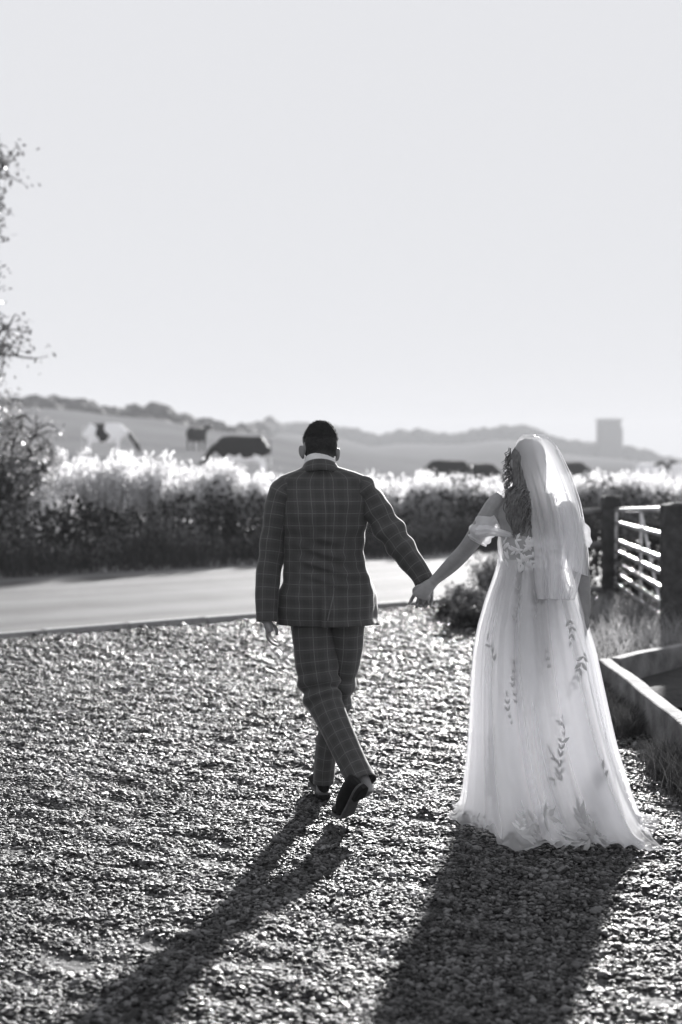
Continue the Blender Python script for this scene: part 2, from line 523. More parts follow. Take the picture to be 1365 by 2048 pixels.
# ---------------------------------------------------------------- gravel pebbles (instanced stones)
def pebble_points():
    pts = []
    def zone(y0, y1, dens, s0, s1):
        n = int(dens * (y1 - y0) * 2 * (0.24 * y1 + 1.2))
        y = rng.uniform(y0, y1, n); hw = 0.24 * y + 1.2
        x = rng.uniform(-1, 1, n) * (0.24 * y1 + 1.2)
        ok = np.abs(x) < hw
        ok &= ((x - P_NEAR[0]) * RN[0] + (y - P_NEAR[1]) * RN[1]) < -0.03
        x, y = x[ok], y[ok]
        pts.append(np.stack([x, y, rng.uniform(s0, s1, len(x)) * (1 + 0.5 * (rng.random(len(x)) > 0.93) + 0.9 * (rng.random(len(x)) > 0.988))], 1))
    zone(3.4, 7.4, 7200, 0.0048, 0.0100)
    zone(7.4, 11, 3600, 0.0068, 0.0130)
    zone(11, 20.5, 1100, 0.010, 0.019)
    return np.vstack(pts)
pp = pebble_points()
n = len(pp)
P3 = np.stack([pp[:, 0], pp[:, 1], 0 * pp[:, 0]], 1)
z = -0.015 + 0.007 * snoise(P3, 5, 10) + 0.006 * snoise(P3, 11, 11) + 0.0075 * snoise(P3, 32, 12) + rng.uniform(-0.004, 0.006, n)
V = np.stack([pp[:, 0], pp[:, 1], z], 1)
me = bpy.data.meshes.new('gravel')
me.vertices.add(n); me.vertices.foreach_set('co', V.astype(np.float32).ravel())
def fattr(name, typ, data):
    a = me.attributes.new(name, typ, 'POINT')
    a.data.foreach_set('vector' if typ == 'FLOAT_VECTOR' else 'value', np.asarray(data).ravel())
s = pp[:, 2]
fattr('scl', 'FLOAT_VECTOR', np.stack([s * rng.uniform(.85, 1.5, n), s * rng.uniform(.75, 1.15, n), s * rng.uniform(.38, .72, n)], 1).astype(np.float32))
fattr('rot', 'FLOAT_VECTOR', np.stack([rng.normal(0, .28, n), rng.normal(0, .28, n), rng.uniform(0, 6.28, n)], 1).astype(np.float32))
fattr('pick', 'INT', rng.integers(0, 5, n).astype(np.int32))
k = NT('pebble')
rnd = k.n('ShaderNodeObjectInfo').outputs['Random']
base = k.math('POWER', rnd, 1.6)
patch = k.noise(1.3, 4, k.n('ShaderNodeObjectInfo').outputs['Location'])
f = k.math('ADD', k.math('MULTIPLY', base, k.math('ADD', 0.35, k.math('MULTIPLY', patch, 0.95))), k.math('MULTIPLY', k.noise(2.2, 4), 0.25))
c = k.ramp(f, [(0.0, 0.008), (0.4, 0.032), (1.0, 0.22)])
p = k.n('ShaderNodeBsdfPrincipled', Base_Color=c, Roughness=k.math('ADD', 0.28, k.math('MULTIPLY', k.math('FRACT', k.math('MULTIPLY', rnd, 17.0)), 0.4)))
p.inputs['Specular IOR Level'].default_value = 0.38
k.t.links.new(k.bump(k.noise(3.0, 5), 0.15, 0.5), p.inputs['Normal'])
M['pebble'] = k.surf(p.outputs[0])
ng = bpy.data.node_groups.new('pebbles', 'GeometryNodeTree')
ng.interface.new_socket('Geometry', in_out='INPUT', socket_type='NodeSocketGeometry')
ng.interface.new_socket('Geometry', in_out='OUTPUT', socket_type='NodeSocketGeometry')
gi = ng.nodes.new('NodeGroupInput'); go = ng.nodes.new('NodeGroupOutput')
join = ng.nodes.new('GeometryNodeJoinGeometry')
variants = []
for i in range(5):
    ic = ng.nodes.new('GeometryNodeMeshIcoSphere'); ic.inputs['Radius'].default_value = 1; ic.inputs['Subdivisions'].default_value = 3 if i < 4 else 2
    sp = ng.nodes.new('GeometryNodeSetPosition')
    nz = ng.nodes.new('ShaderNodeTexNoise'); nz.noise_dimensions = '4D'; nz.inputs['W'].default_value = i * 7.3; nz.inputs['Scale'].default_value = 0.65; nz.inputs['Detail'].default_value = 1.5
    sub = ng.nodes.new('ShaderNodeVectorMath'); sub.operation = 'SUBTRACT'; sub.inputs[1].default_value = (.5, .5, .5)
    mul = ng.nodes.new('ShaderNodeVectorMath'); mul.operation = 'SCALE'; mul.inputs['Scale'].default_value = 1.5
    ng.links.new(nz.outputs['Color'], sub.inputs[0]); ng.links.new(sub.outputs[0], mul.inputs[0]); ng.links.new(mul.outputs[0], sp.inputs['Offset'])
    ng.links.new(ic.outputs['Mesh'], sp.inputs['Geometry'])
    ss = ng.nodes.new('GeometryNodeSetShadeSmooth'); ng.links.new(sp.outputs[0], ss.inputs[0])
    sm = ng.nodes.new('GeometryNodeSetMaterial'); sm.inputs['Material'].default_value = M['pebble']
    ng.links.new(ss.outputs[0], sm.inputs[0])
    g2i = ng.nodes.new('GeometryNodeGeometryToInstance'); ng.links.new(sm.outputs[0], g2i.inputs[0])
    variants.append(g2i)
for v in reversed(variants): ng.links.new(v.outputs[0], join.inputs[0])
iop = ng.nodes.new('GeometryNodeInstanceOnPoints'); iop.inputs['Pick Instance'].default_value = True
def named(nm, typ):
    a = ng.nodes.new('GeometryNodeInputNamedAttribute'); a.data_type = typ; a.inputs['Name'].default_value = nm; return a.outputs[0]
ng.links.new(gi.outputs[0], iop.inputs['Points']); ng.links.new(join.outputs[0], iop.inputs['Instance'])
ng.links.new(named('pick', 'INT'), iop.inputs['Instance Index'])
ng.links.new(named('rot', 'FLOAT_VECTOR'), iop.inputs['Rotation']); ng.links.new(named('scl', 'FLOAT_VECTOR'), iop.inputs['Scale'])
ng.links.new(iop.outputs[0], go.inputs[0])
gravel = obj('gravel', me, M['pebble'], kind='stuff', label='loose rounded gravel stones covering the yard', cat='gravel')
gm = gravel.modifiers.new('pebbles', 'NODES'); gm.node_group = ng

#--FAR
# ---------------------------------------------------------------- far wood on the ridge
def ico(sub):
    import bmesh
    bm = bmesh.new(); bmesh.ops.create_icosphere(bm, subdivisions=sub, radius=1)
    V = np.array([v.co[:] for v in bm.verts]); F = np.array([[v.index for v in f.verts] for f in bm.faces]); bm.free()
    return V, F
IV, IF = ico(3)
mb = MB()
def blob(c, r, seed):
    d = 1 + 0.22 * snoise(IV, 3.2, seed) + 0.12 * snoise(IV, 8, seed + 1) + 0.07 * snoise(IV, 17, seed + 2)
    mb.add(IV * d[:, None] * np.asarray(r) + c, F3=IF)
for i, px in enumerate(np.arange(-330, 1700, 11)):
    b = (px - 682.5) / FPX
    rr = float(ridge_R(b)); th = float(tree_h(b))
    for row in range(4 if px < 480 else 2):
        r_ = rr * (1 - (0.04 * row if px < 480 else 0.012 * row)) + random.uniform(-2, 2)
        x, y = b * r_ + random.uniform(-1, 1), r_
        top = float(ridge_top(b)) - row * (1.3 if px < 480 else 0.4) + random.uniform(-0.7, 0.5)
        rad_ = th * random.uniform(0.42, 0.62)
        blob((x, y, top - rad_), (rad_ * random.uniform(.9, 1.3), rad_, rad_ * random.uniform(.9, 1.05)), i * 5 + row)
        blob((x, y, top - rad_ * 2.0), (rad_ * 1.2, rad_, rad_), i * 5 + row + 1000)
obj('woodland', mb.mesh('woodland'), M['wood_far'], kind='stuff', label='hazy wood along the far ridge', cat='wood')

# church tower
tx = PX(1217.5, 900, 830)
tz = float(terrain(tx[0], tx[1])) - 1
topz = PX(1217, 842, 830)[2]
hw = 21.5 * 830 / FPX
tw = root_empty('tower', (tx[0], tx[1], tz), label='square stone church tower on the far ridge', cat='tower')
part('wall', MB().box((tx[0], tx[1], (tz + topz) / 2), (hw, hw, (topz - tz) / 2)), M['tower'], tw, False)
part('parapet', MB().box((tx[0], tx[1], topz + 0.15), (hw + 0.35, hw + 0.35, 0.5)), M['tower'], tw, False)
for sx in (-1, -0.5, 0, 0.5, 1):
    for sy in (-1, 1):
        part('merlon', MB().box((tx[0] + sx * (hw - 0.5), tx[1] + sy * (hw - 0.2), topz + 0.95), (0.75, 0.4, 0.4)), M['tower'], tw, False)
for sx in (-.45, .45):
    part('window', MB().box((tx[0] + sx * hw, tx[1] - hw - 0.02, topz - 4.2), (0.8, 0.12, 1.6)), M['stone'], tw, False)
for sx in (-1, 1):
    part('buttress', MB().box((tx[0] + sx * (hw + .25), tx[1] - hw * .9, (tz + topz) / 2 - 2), (0.5, .9, (topz - tz) / 2 - 2)), M['tower'], tw, False)

#--VEG
# ---------------------------------------------------------------- vegetation
def leaf_quads(C, size, seed=0, aspect=0.5, dirs=None):
    """diamond leaves at points C, random lie"""
    r = np.random.default_rng(seed)
    n = len(C)
    a = r.normal(size=(n, 3)) if dirs is None else dirs
    a /= np.linalg.norm(a, axis=1)[:, None]
    b = np.cross(a, r.normal(size=(n, 3))); b /= np.linalg.norm(b, axis=1)[:, None]
    c = np.cross(a, b)
    s = (np.asarray(size) * r.uniform(0.6, 1.3, n))[:, None]
    V = np.stack([C - a * s, C + b * s * aspect + c * s * 0.12, C + a * s, C - b * s * aspect + c * s * 0.12], 1).reshape(-1, 3)
    F = np.arange(4 * n).reshape(n, 4)
    return V, F
def blades(base, h, lean, width, seed=0, segs=3):
    """grass blades as bent tapering strips"""
    r = np.random.default_rng(seed); n = len(base)
    az = r.uniform(0, 2 * math.pi, n); wd = np.stack([np.cos(az), np.sin(az), 0 * az], 1)
    la = r.uniform(0, 2 * math.pi, n); ld = np.stack([np.cos(la), np.sin(la), 0 * la], 1)
    ln = (np.asarray(lean) * r.uniform(.2, 1.2, n))[:, None]; h = np.asarray(h).reshape(-1, 1) * r.uniform(.6, 1.15, (n, 1))
    rows = []
    for t in np.linspace(0, 1, segs + 1):
        c = base + np.array([0, 0, 1]) * h * (t - 0.18 * t * t * ln) + ld * ln * h * t * t
        wv = wd * width * (1 - t * 0.92)
        rows.append(np.stack([c - wv, c + wv], 1))
    V = np.stack(rows, 1).reshape(-1, 3)
    m = 2 * (segs + 1); F = []
    for k_ in range(segs):
        a = np.arange(n) * m + 2 * k_
        F.append(np.stack([a, a + 1, a + 3, a + 2], 1))
    return V, np.vstack(F)
def far_pt(a, s): q = P_FAR + RU * np.asarray(a)[..., None] + RN * np.asarray(s)[..., None]; return q

# hedge bank: dark undergrowth behind the verge (one hedge)
A0, A1 = -5, 22
a = rng.uniform(A0, A1, 26000)
prof = 0.98 + 0.16 * np.sin(a * 1.3 + 1) + 0.12 * np.sin(a * 3.1) + 0.1 * np.sin(a * 7.7 + 2)
s = 1.7 + rng.uniform(0, 1.6, len(a)) + 0.25 * np.sin(a * 2.3)
zz = rng.uniform(0.0, 1.0, len(a)) ** 0.8 * prof * (1 - 0.25 * ((s - 2.4) / 1.2) ** 2)
q = far_pt(a, s)
C = np.stack([q[:, 0], q[:, 1], zz + 0.05], 1)
hr = root_empty('hedge', (*far_pt(np.array(8.), np.array(1.8)), 0.0), label='dark overgrown hedge bank along the far side of the lane', cat='hedge')
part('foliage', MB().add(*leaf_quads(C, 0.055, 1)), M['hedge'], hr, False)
mb = MB()
for i in range(150):
    aa = random.uniform(A0, A1); s0 = random.uniform(1.4, 2.4)
    q0 = far_pt(np.array(aa), np.array(s0)); q1 = far_pt(np.array(aa + random.uniform(-.2, .2)), np.array(s0 + random.uniform(-.2, .2)))
    mb.tube([(q0[0], q0[1], -0.03), ((q0[0] + q1[0]) / 2, (q0[1] + q1[1]) / 2, 0.5), (q1[0], q1[1], 1.0)], [0.012, 0.01, 0.004], 5, 2, (1, 0, 0))
part('stem', mb, M['stem'], hr)['kind'] = 'stuff'

# pale feathery seed heads above the hedge
mbp = MB(); mbs = MB()
n = 2700
a = rng.uniform(A0, A1, n)
dens = 0.55 + 0.45 * np.sin(a * 1.9 + 0.6) * np.sin(a * 0.7) + 0.25 * np.sin(a * 5.3)
a = a[rng.random(n) < dens + 0.12]
for i, aa in enumerate(a):
    s0 = random.uniform(2.1, 3.6)
    q0 = far_pt(np.array(aa), np.array(s0))
    h = float(np.interp(aa, [-5, 0, 2.3, 3.8, 5, 7, 12, 22], [1.5, 1.6, 1.72, 1.48, 1.42, 1.22, 1.14, 1.12])) - .02 + 0.08 * math.sin(aa * 3.7) + 0.10 * math.sin(aa * 8.3 + 1) + random.uniform(-.32, .2)
    lx, ly = random.uniform(-.15, .15), random.uniform(-.15, .15)
    top = np.array([q0[0] + lx, q0[1] + ly, h]); bot = np.array([q0[0], q0[1], 0.0])
    mid = (top + bot) / 2 + np.array([0, 0, .1])
    mbs.tube([bot, mid, top], [0.006, 0.005, 0.002], 4, 2, (1, 0, 0))
    m_ = random.randint(50, 85)
    t_ = rng.beta(1.6, 1.3, m_)
    ln = random.uniform(0.3, 0.6)
    c = top - np.array([0, 0, 1]) * (t_ * ln)[:, None] + rng.normal(size=(m_, 3)) * (0.03 + 0.075 * np.sin(t_ * 3.0))[:, None]
    dd_ = rng.normal(size=(m_, 3)) * .55 + np.array([lx * 2, ly * 2, 1.0])
    mbp.add(*leaf_quads(c, 0.046, i, 0.36, dd_))
tg = obj('tall_seeding_grass', None, label='tall feathery pale seed heads glowing above the hedge', cat='seed heads', kind='stuff')
tg.name = 'tall_seed_heads'
ORIGIN[tg.name] = np.zeros(3)
part('plume', mbp, M['plume'], tg, False)['kind'] = 'stuff'
part('stalk', mbs, M['stem'], tg)['kind'] = 'stuff'

# verge grass along the far edge, and rough growth leaning over it
n = 16000
a = rng.uniform(A0, A1, n); s = rng.uniform(0.03, 1.5, n)
q = far_pt(a, s)
B = np.stack([q[:, 0], q[:, 1], terrain(q[:, 0], q[:, 1]) - 0.02], 1)
hh = 0.22 + 0.3 * sstep(s, 0.1, 1.3) + 0.12 * np.sin(a * 2.7)
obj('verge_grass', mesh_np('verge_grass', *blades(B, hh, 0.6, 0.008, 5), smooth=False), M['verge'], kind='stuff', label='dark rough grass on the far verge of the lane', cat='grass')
n = 900
a = rng.uniform(A0, A1, n); s = rng.uniform(0.9, 1.7, n); q = far_pt(a, s)
mb = MB()
C = []
for i in range(n):
    h = random.uniform(.5, .95) * (0.75 + 0.3 * math.sin(a[i] * 2.1 + 1))
    m_ = 14; t_ = rng.uniform(.3, 1, m_)
    C.append(np.stack([q[i, 0] + rng.normal(0, .05, m_), q[i, 1] + rng.normal(0, .05, m_), t_ * h], 1))
wd = root_empty('nettle_bank', (*far_pt(np.array(8.), np.array(1.2)), 0.0), label='mid grey leafy weeds in front of the dark hedge', cat='weeds')
wd['kind'] = 'stuff'
x = part('foliage', MB().add(*leaf_quads(np.vstack(C), 0.05, 9, 0.4)), M['weed'], wd, False)
x['kind'] = 'stuff'

# tree at the left edge
def tree(name, base, limbs, leaf_mat, leaf, nleaf, label, trunk_r, spread, seed):
    rt = root_empty(name, base, label=label, cat='tree' if 'tree' in name else 'shrub')
    r = random.Random(seed)
    mt, ml = MB(), MB()
    tips = []
    base = np.asarray(base, float)
    for li, (p_end, start_h, bend) in enumerate(limbs):
        p0 = base + np.array([0, 0, start_h]); p1 = np.asarray(p_end, float)
        mid = (p0 + p1) / 2 + np.array([r.uniform(-.2, .2), r.uniform(-.2, .2), bend])
        path = catmull([p0, mid, p1], 6)
        ml.tube([p0, mid, p1], [trunk_r * .45, trunk_r * .28, trunk_r * .06], 7, 4, (1, 0.2, 0.1))
        for j in range(3, len(path)):
            for k_ in range(3):
                d = np.array([r.gauss(0, 1), r.gauss(0, 1), r.gauss(0, .8)]); d /= np.linalg.norm(d)
                tip = path[j] + d * r.uniform(.25, spread)
                m2 = (path[j] + tip) / 2 + np.array([0, 0, r.uniform(-.05, .12)])
                ml.tube([path[j], m2, tip], [0.016, 0.01, 0.003], 5, 3, (0.3, 1, 0.1))
                tips.append((path[j] + d * 0.1, tip))
    C = []
    for a_, b_ in tips:
        m_ = nleaf
        t_ = rng.uniform(.25, 1.08, m_)[:, None]
        C.append(a_ + (b_ - a_) * t_ + rng.normal(size=(m_, 3)) * 0.085)
    top = max(l[1] for l in limbs)
    mt.tube([base - np.array([0, 0, .1]), base + np.array([.05, 0, top * .4]), base + np.array([-.04, .03, top * .75]), base + np.array([0, 0, top])],
            [trunk_r * 1.3, trunk_r, trunk_r * .8, trunk_r * .5], 12, 5, (0, 1, 0.01))
    part('trunk', mt, M['bark'], rt); part('branch', ml, M['bark'], rt)
    part('crown', MB().add(*leaf_quads(np.vstack(C), leaf, seed)), leaf_mat, rt, False)
    return rt
TD = 20.6
TB = (-6.75, TD + 0.6, 0.0)
lim = []
for px, py in ((-6, 345), (8, 330), (-20, 385), (-40, 300), (-70, 240), (-60, 440)): lim.append((PX(px, py, TD + random.uniform(-.4, .5)), 3.2 + random.uniform(-.5, .6), .25))
for px, py in ((20, 650), (-12, 690), (34, 712), (-40, 600), (-60, 700), (-30, 540), (-80, 500)): lim.append((PX(px, py, TD + random.uniform(-.5, .4)), 2.2 + random.uniform(-.4, .5), .3))
for i in range(14):
    an = random.uniform(math.pi * .4, math.pi * 1.9)
    lim.append((np.array([TB[0] + math.cos(an) * random.uniform(1, 2.1), TB[1] + math.sin(an) * random.uniform(1, 2.1), random.uniform(2.8, 7.2)]), random.uniform(1.8, 4.8), .3))
tree('leafy_tree', TB, lim, M['tree_leaf'], 0.045, 13, 'small leafy tree at the left edge with branches against the sky', 0.13, 0.62, 3)
SB = (-5.25, 21.4, 0.0)
lim = []
for px, py in ((20, 800), (50, 830), (75, 860), (95, 880), (30, 880), (60, 910), (5, 850), (110, 915), (90, 945), (20, 940), (-20, 790), (-30, 860), (-50, 900), (-70, 830), (-15, 760)):
    lim.append((PX(px, py, 21.3 + random.uniform(-.7, .8)), random.uniform(.2, .7), .12))
tree('bushy_shrub', SB, lim, M['shrub_leaf'], 0.042, 9, 'pale leafy shrub rising above the hedge at the left edge', 0.06, 0.42, 5)

# weeds by the near verge
def weed(name, base, h, rad_, nst, mat, label, cat='weed'):
    rt = root_empty(name, base, label=label, cat=cat)
    ms = MB(); C = []
    for i in range(nst):
        d = rng.normal(size=2) * rad_ * .5
        b0 = np.array([base[0] + d[0] * .4, base[1] + d[1] * .4, base[2] - 0.02]); t0 = np.array([base[0] + d[0], base[1] + d[1], base[2] + h * random.uniform(.55, 1.1)])
        ms.tube([b0, (b0 + t0) / 2 + np.array([0, 0, h * .1]), t0], [.006, .005, .002], 5, 2, (1, .1, 0))
        m_ = 26; t_ = rng.uniform(.12, 1, m_)[:, None]
        C.append(b0 + (t0 - b0) * t_ + rng.normal(size=(m_, 3)) * 0.06 * (1.2 - t_ * .5))
    part('stem', ms, M['stem'], rt); part('leaves', MB().add(*leaf_quads(np.vstack(C), 0.04, nst, .5)), mat, rt, False)
weed('weed_clump', GP(930, 1212), 0.2, 0.45, 26, M['weed'], 'dark leafy weed clump between the clasped hands and the white dress')
weed('weed_clump', GP(985, 1190), 0.5, 0.32, 34, M['pale_grass'], 'taller weed clump touching the left side of the white skirt')
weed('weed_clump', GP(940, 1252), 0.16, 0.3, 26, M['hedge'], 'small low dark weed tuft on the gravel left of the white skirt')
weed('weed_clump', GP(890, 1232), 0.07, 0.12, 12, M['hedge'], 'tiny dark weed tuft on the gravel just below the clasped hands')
# rough grass by the gate
n = 3800
g0, g1 = GP(1195, 1275), GP(1325, 1232)
t_ = rng.uniform(0, 1, n)
B = np.stack([2.0 + rng.uniform(-.4, 2.2, n), 11.3 + rng.uniform(0, 4.2, n), 0 * t_ - 0.02], 1)
B = B[(B[:, 1] - 11.3) > (B[:, 0] - 2.0) * 0.35 - 0.1]
dn = snoise(B, 2.2, 4); B = B[dn > -0.5]
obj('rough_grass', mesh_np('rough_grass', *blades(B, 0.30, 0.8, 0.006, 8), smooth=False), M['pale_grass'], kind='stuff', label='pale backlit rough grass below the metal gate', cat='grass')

#--GATE
# ---------------------------------------------------------------- gate, posts, wall, timber edging
def post(name, c, half, top, label):
    mbx = MB()
    rows = []
    ph = np.linspace(0, 2 * math.pi, 28, endpoint=False)
    for z_ in np.linspace(-0.2, top, 30):
        sq = (np.abs(np.cos(ph)) ** 5 + np.abs(np.sin(ph)) ** 5) ** (-1 / 5)
        pt = np.stack([c[0] + half * sq * np.cos(ph), c[1] + half * sq * np.sin(ph), 0 * ph + z_], 1)
        nn = snoise(pt * np.array([1, 1, .12]), 60, 2) * 0.011 + snoise(pt, 9, 3) * 0.01
        pt[:, :2] += np.stack([np.cos(ph), np.sin(ph)], 1) * nn[:, None]
        rows.append(pt)
    for s_ in (.93, .8, .4): rows.append(np.stack([c[0] + (rows[29][:, 0] - c[0]) * s_, c[1] + (rows[29][:, 1] - c[1]) * s_, 0 * ph + top + (1 - s_) * 0.04], 1))
    mbx.loft(np.array(rows), True, True)
    rt = root_empty(name, (c[0], c[1], 0), label=label, cat='post')
    part('timber', mbx, M['wood_dark'], rt)
PN = np.array([3.24, 13.7]); PF = np.array([3.46, 18.25])
post('gate_post', PN, 0.14, 1.22, 'stout rough timber gate post at the right frame edge')
post('gate_post', PF, 0.11, 1.19, 'dark timber gate post at the far end of the metal gate')
n0 = np.array([3.27, 14.42]); n1 = np.array([3.50, 18.05])
gt = root_empty('metal_gate', (n0[0], n0[1], 0), label='galvanised seven bar field gate standing between the two timber posts', cat='gate')
ZN = [1.159, .896, .653, .506, .349, .202, .06]
for i, z_ in enumerate(ZN):
    z1 = z_ * (0.885 if i == 0 else 0.93) + (0.03 if i else 0)
    part('bar', MB().tube([(n0[0], n0[1], z_), ((n0[0] + n1[0]) / 2, (n0[1] + n1[1]) / 2, (z_ + z1) / 2), (n1[0], n1[1], z1)], [.026] * 3, 12, 4, (0, 0, 1)), M['steel'], gt)
for t_, w_ in ((0.0, .022), (0.42, .018), (1.0, .022)):
    q = n0 + (n1 - n0) * t_; zt = 1.159 * (1 - .115 * t_)
    part('upright', MB().tube([(q[0], q[1], .04), (q[0], q[1], .6), (q[0], q[1], zt)], [w_] * 3, 10, 3, (0, 1, 0)), M['steel'], gt)
q = n0 + (n1 - n0) * 0.42
part('brace', MB().tube([(n0[0], n0[1], .08), ((n0[0] + q[0]) / 2, (n0[1] + q[1]) / 2, .56), (q[0], q[1], 1.08)], [.015] * 3, 8, 3, (1, 0, 0)), M['steel'], gt)
# second gate leaf going off to the right
g2 = root_empty('metal_gate', (3.6, 14.3, 0), label='end of another metal gate just right of the thick post, cut by the frame edge', cat='gate')
for z_ in (1.17, .9, .66, .5, .35, .2):
    part('bar', MB().tube([(3.6, 14.3, z_), (5.0, 14.9, z_), (6.4, 15.5, z_)], [.02] * 3, 10, 3, (0, 0, 1)), M['steel'], g2)
for xx in (3.6, 6.4):
    yy = 14.3 + (xx - 3.6) * .4286
    part('upright', MB().tube([(xx, yy, .05), (xx, yy, .6), (xx, yy, 1.17)], [.022] * 3, 10, 3, (0, 1, 0)), M['steel'], g2)
# timber rail fence from the far post going left behind the bride
fr = root_empty('rail_fence', (2.6, 18.0, 0), label='short weathered rail fence running left from the far gate post', cat='fence')
for z_ in (.98, .55):
    part('rail', MB().tube([(3.4, 18.25, z_ + .03), (2.9, 18.1, z_), (2.25, 17.95, z_ - .06)], [(.04, .045)] * 3, 8, 3, (0, 0, 1)), M['wood_pale'], fr)
part('post', MB().tube([(2.3, 17.98, -.2), (2.3, 17.98, .5), (2.3, 17.98, 1.05)], [.07, .068, .06], 10, 4, (0, 1, 0)), M['wood_dark'], fr)
# dark bush between the gate and the lane
BB = np.array([2.95, 18.9, 0.0])
bs = root_empty('dark_bush', BB, label='dark rounded bush behind the far gate post', cat='bush')
d = rng.normal(size=(5200, 3)); d /= np.linalg.norm(d, axis=1)[:, None]
rr_ = (0.55 + 0.45 * rng.random(5200)) * (1 + .22 * snoise(d, 4, 8))
C = BB + np.array([0, 0, .45]) + d * rr_[:, None] * np.array([.72, .5, .62])
C = C[C[:, 2] > 0]
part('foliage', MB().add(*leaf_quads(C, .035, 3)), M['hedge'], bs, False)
mb = MB()
for i in range(14):
    dd = rng.normal(size=3) * np.array([.3, .25, .1])
    mb.tube([BB + np.array([dd[0] * .2, dd[1] * .2, -.03]), BB + dd * .6 + np.array([0, 0, .3]), BB + dd + np.array([0, 0, .75])], [.014, .01, .004], 5, 3, (1, 0, 0))
part('stem', mb, M['stem'], bs)['kind'] = 'stuff'

BB = np.array([4.2, 17.7, 0.0])
bs = root_empty('dark_bush', BB, label='dark leafy bush filling the corner behind the metal gate bars', cat='bush')
d = rng.normal(size=(9000, 3)); d /= np.linalg.norm(d, axis=1)[:, None]
rr_ = (0.55 + 0.45 * rng.random(9000)) * (1 + .2 * snoise(d, 4, 18))
C = BB + np.array([0, 0, .35]) + d * rr_[:, None] * np.array([.72, 1.9, .72])
C = C[C[:, 2] > 0]
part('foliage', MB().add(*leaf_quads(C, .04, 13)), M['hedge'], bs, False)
mb = MB()
for i in range(18):
    dd = rng.normal(size=3) * np.array([.3, .5, .1])
    mb.tube([BB + np.array([dd[0] * .2, dd[1] * .2, -.03]), BB + dd * .6 + np.array([0, 0, .3]), BB + dd + np.array([0, 0, .75])], [.014, .01, .004], 5, 3, (1, 0, 0))
part('stem', mb, M['stem'], bs)['kind'] = 'stuff'

# timber sleepers round a bed
def sleeper(name, p0, p1, half_w, z0, z1, label):
    p0 = np.asarray(p0, float); p1 = np.asarray(p1, float)
    L = np.linalg.norm(p1 - p0); u_ = (p1 - p0) / L; n_ = np.array([-u_[1], u_[0]])
    rt = root_empty(name, (p0[0], p0[1], 0), label=label, cat='timber')
    prof = [(-1, -1), (-1, .8), (-.94, .97), (-.8, 1), (0, 1.01), (.8, 1), (.94, .97), (1, .8), (1, -1)]
    rows = []
    for t_ in np.linspace(0, 1, 60):
        c_ = p0 + (p1 - p0) * t_
        pt = np.array([[c_[0] + n_[0] * half_w * a_, c_[1] + n_[1] * half_w * a_, (z0 + z1) / 2 + (z1 - z0) / 2 * b_] for a_, b_ in prof])
        pt += np.stack([snoise(pt, 9, 5) * .006 * n_[0], snoise(pt, 9, 5) * .006 * n_[1], snoise(pt, 7, 6) * .006], 1)
        rows.append(pt)
    part('beam', MB().loft(np.array(rows), True, True), M['wood_pale'], rt, False)
SC0 = GP(1212, 1312, .24)[:2]
sleeper('timber_edging', SC0 + np.array([0.0, .0]), np.array([1.88, 6.6]), .05, -.06, .22, 'long pale timber sleeper running along the gravel toward the camera')
sleeper('timber_edging', SC0 + np.array([.075, .06]), np.array([2.72, 11.15]), .048, -.06, .215, 'shorter pale timber sleeper meeting the long one at a corner')
# bed inside the sleepers, cast shadow painted into its near-black colour
mb = MB()
gx = np.linspace(1.96, 5.2, 40); gy = np.linspace(9.2, 12.7, 40)
X, Y = np.meshgrid(gx, gy)
Z = 0.035 + .02 * snoise(np.stack([X, Y, 0 * X], -1), 7, 2)
mb.loft(np.stack([X, Y, Z], -1)[:, :], closed=False)
obj('shade_soil_bed', mb.mesh('shade_soil_bed'), M['shade_soil'], kind='structure')
# grass along the foot of the long sleeper
n = 6500
yy = rng.uniform(6.6, 10.3, n)
B = np.stack([1.86 - np.abs(rng.normal(0, .07, n)) - .065 , yy, 0 * yy - .02], 1)
obj('edge_grass', mesh_np('edge_grass', *blades(B[snoise(B, 5, 6) > -.5], .17, .7, .0035, 18), smooth=False), M['verge'], kind='stuff', label='short grass tufts along the foot of the long sleeper', cat='grass')

#--COWS
# ---------------------------------------------------------------- cows
def cow_mat(name, seed, thresh, scale=1.5, belly=0.0):
    k = NT(name)
    mp = k.n('ShaderNodeMapping', Vector=k.coord('Object')); mp.inputs['Location'].default_value = (seed * 3.1, seed * 1.7, seed)
    f = k.noise(scale, 1.5, mp.outputs[0], 0.4)
    f = k.math('SUBTRACT', f, k.math('MULTIPLY', k.math('GREATER_THAN', k.n('ShaderNodeSeparateXYZ', Vector=k.coord('Object')).outputs[0], 1.08), 1.0))
    if belly: f = k.math('ADD', f, k.math('MULTIPLY', k.math('LESS_THAN', k.math('ADD', k.n('ShaderNodeSeparateXYZ', Vector=k.coord('Object')).outputs[2], k.math('MULTIPLY', k.noise(3.0, 2), 0.5)), belly), 1.0))
    c = k.ramp(f, [(thresh - .015, 0.015), (thresh + .015, 0.85)])
    b = k.n('ShaderNodeBsdfPrincipled', Base_Color=c, Roughness=0.75)
    return k.surf(b.outputs[0])
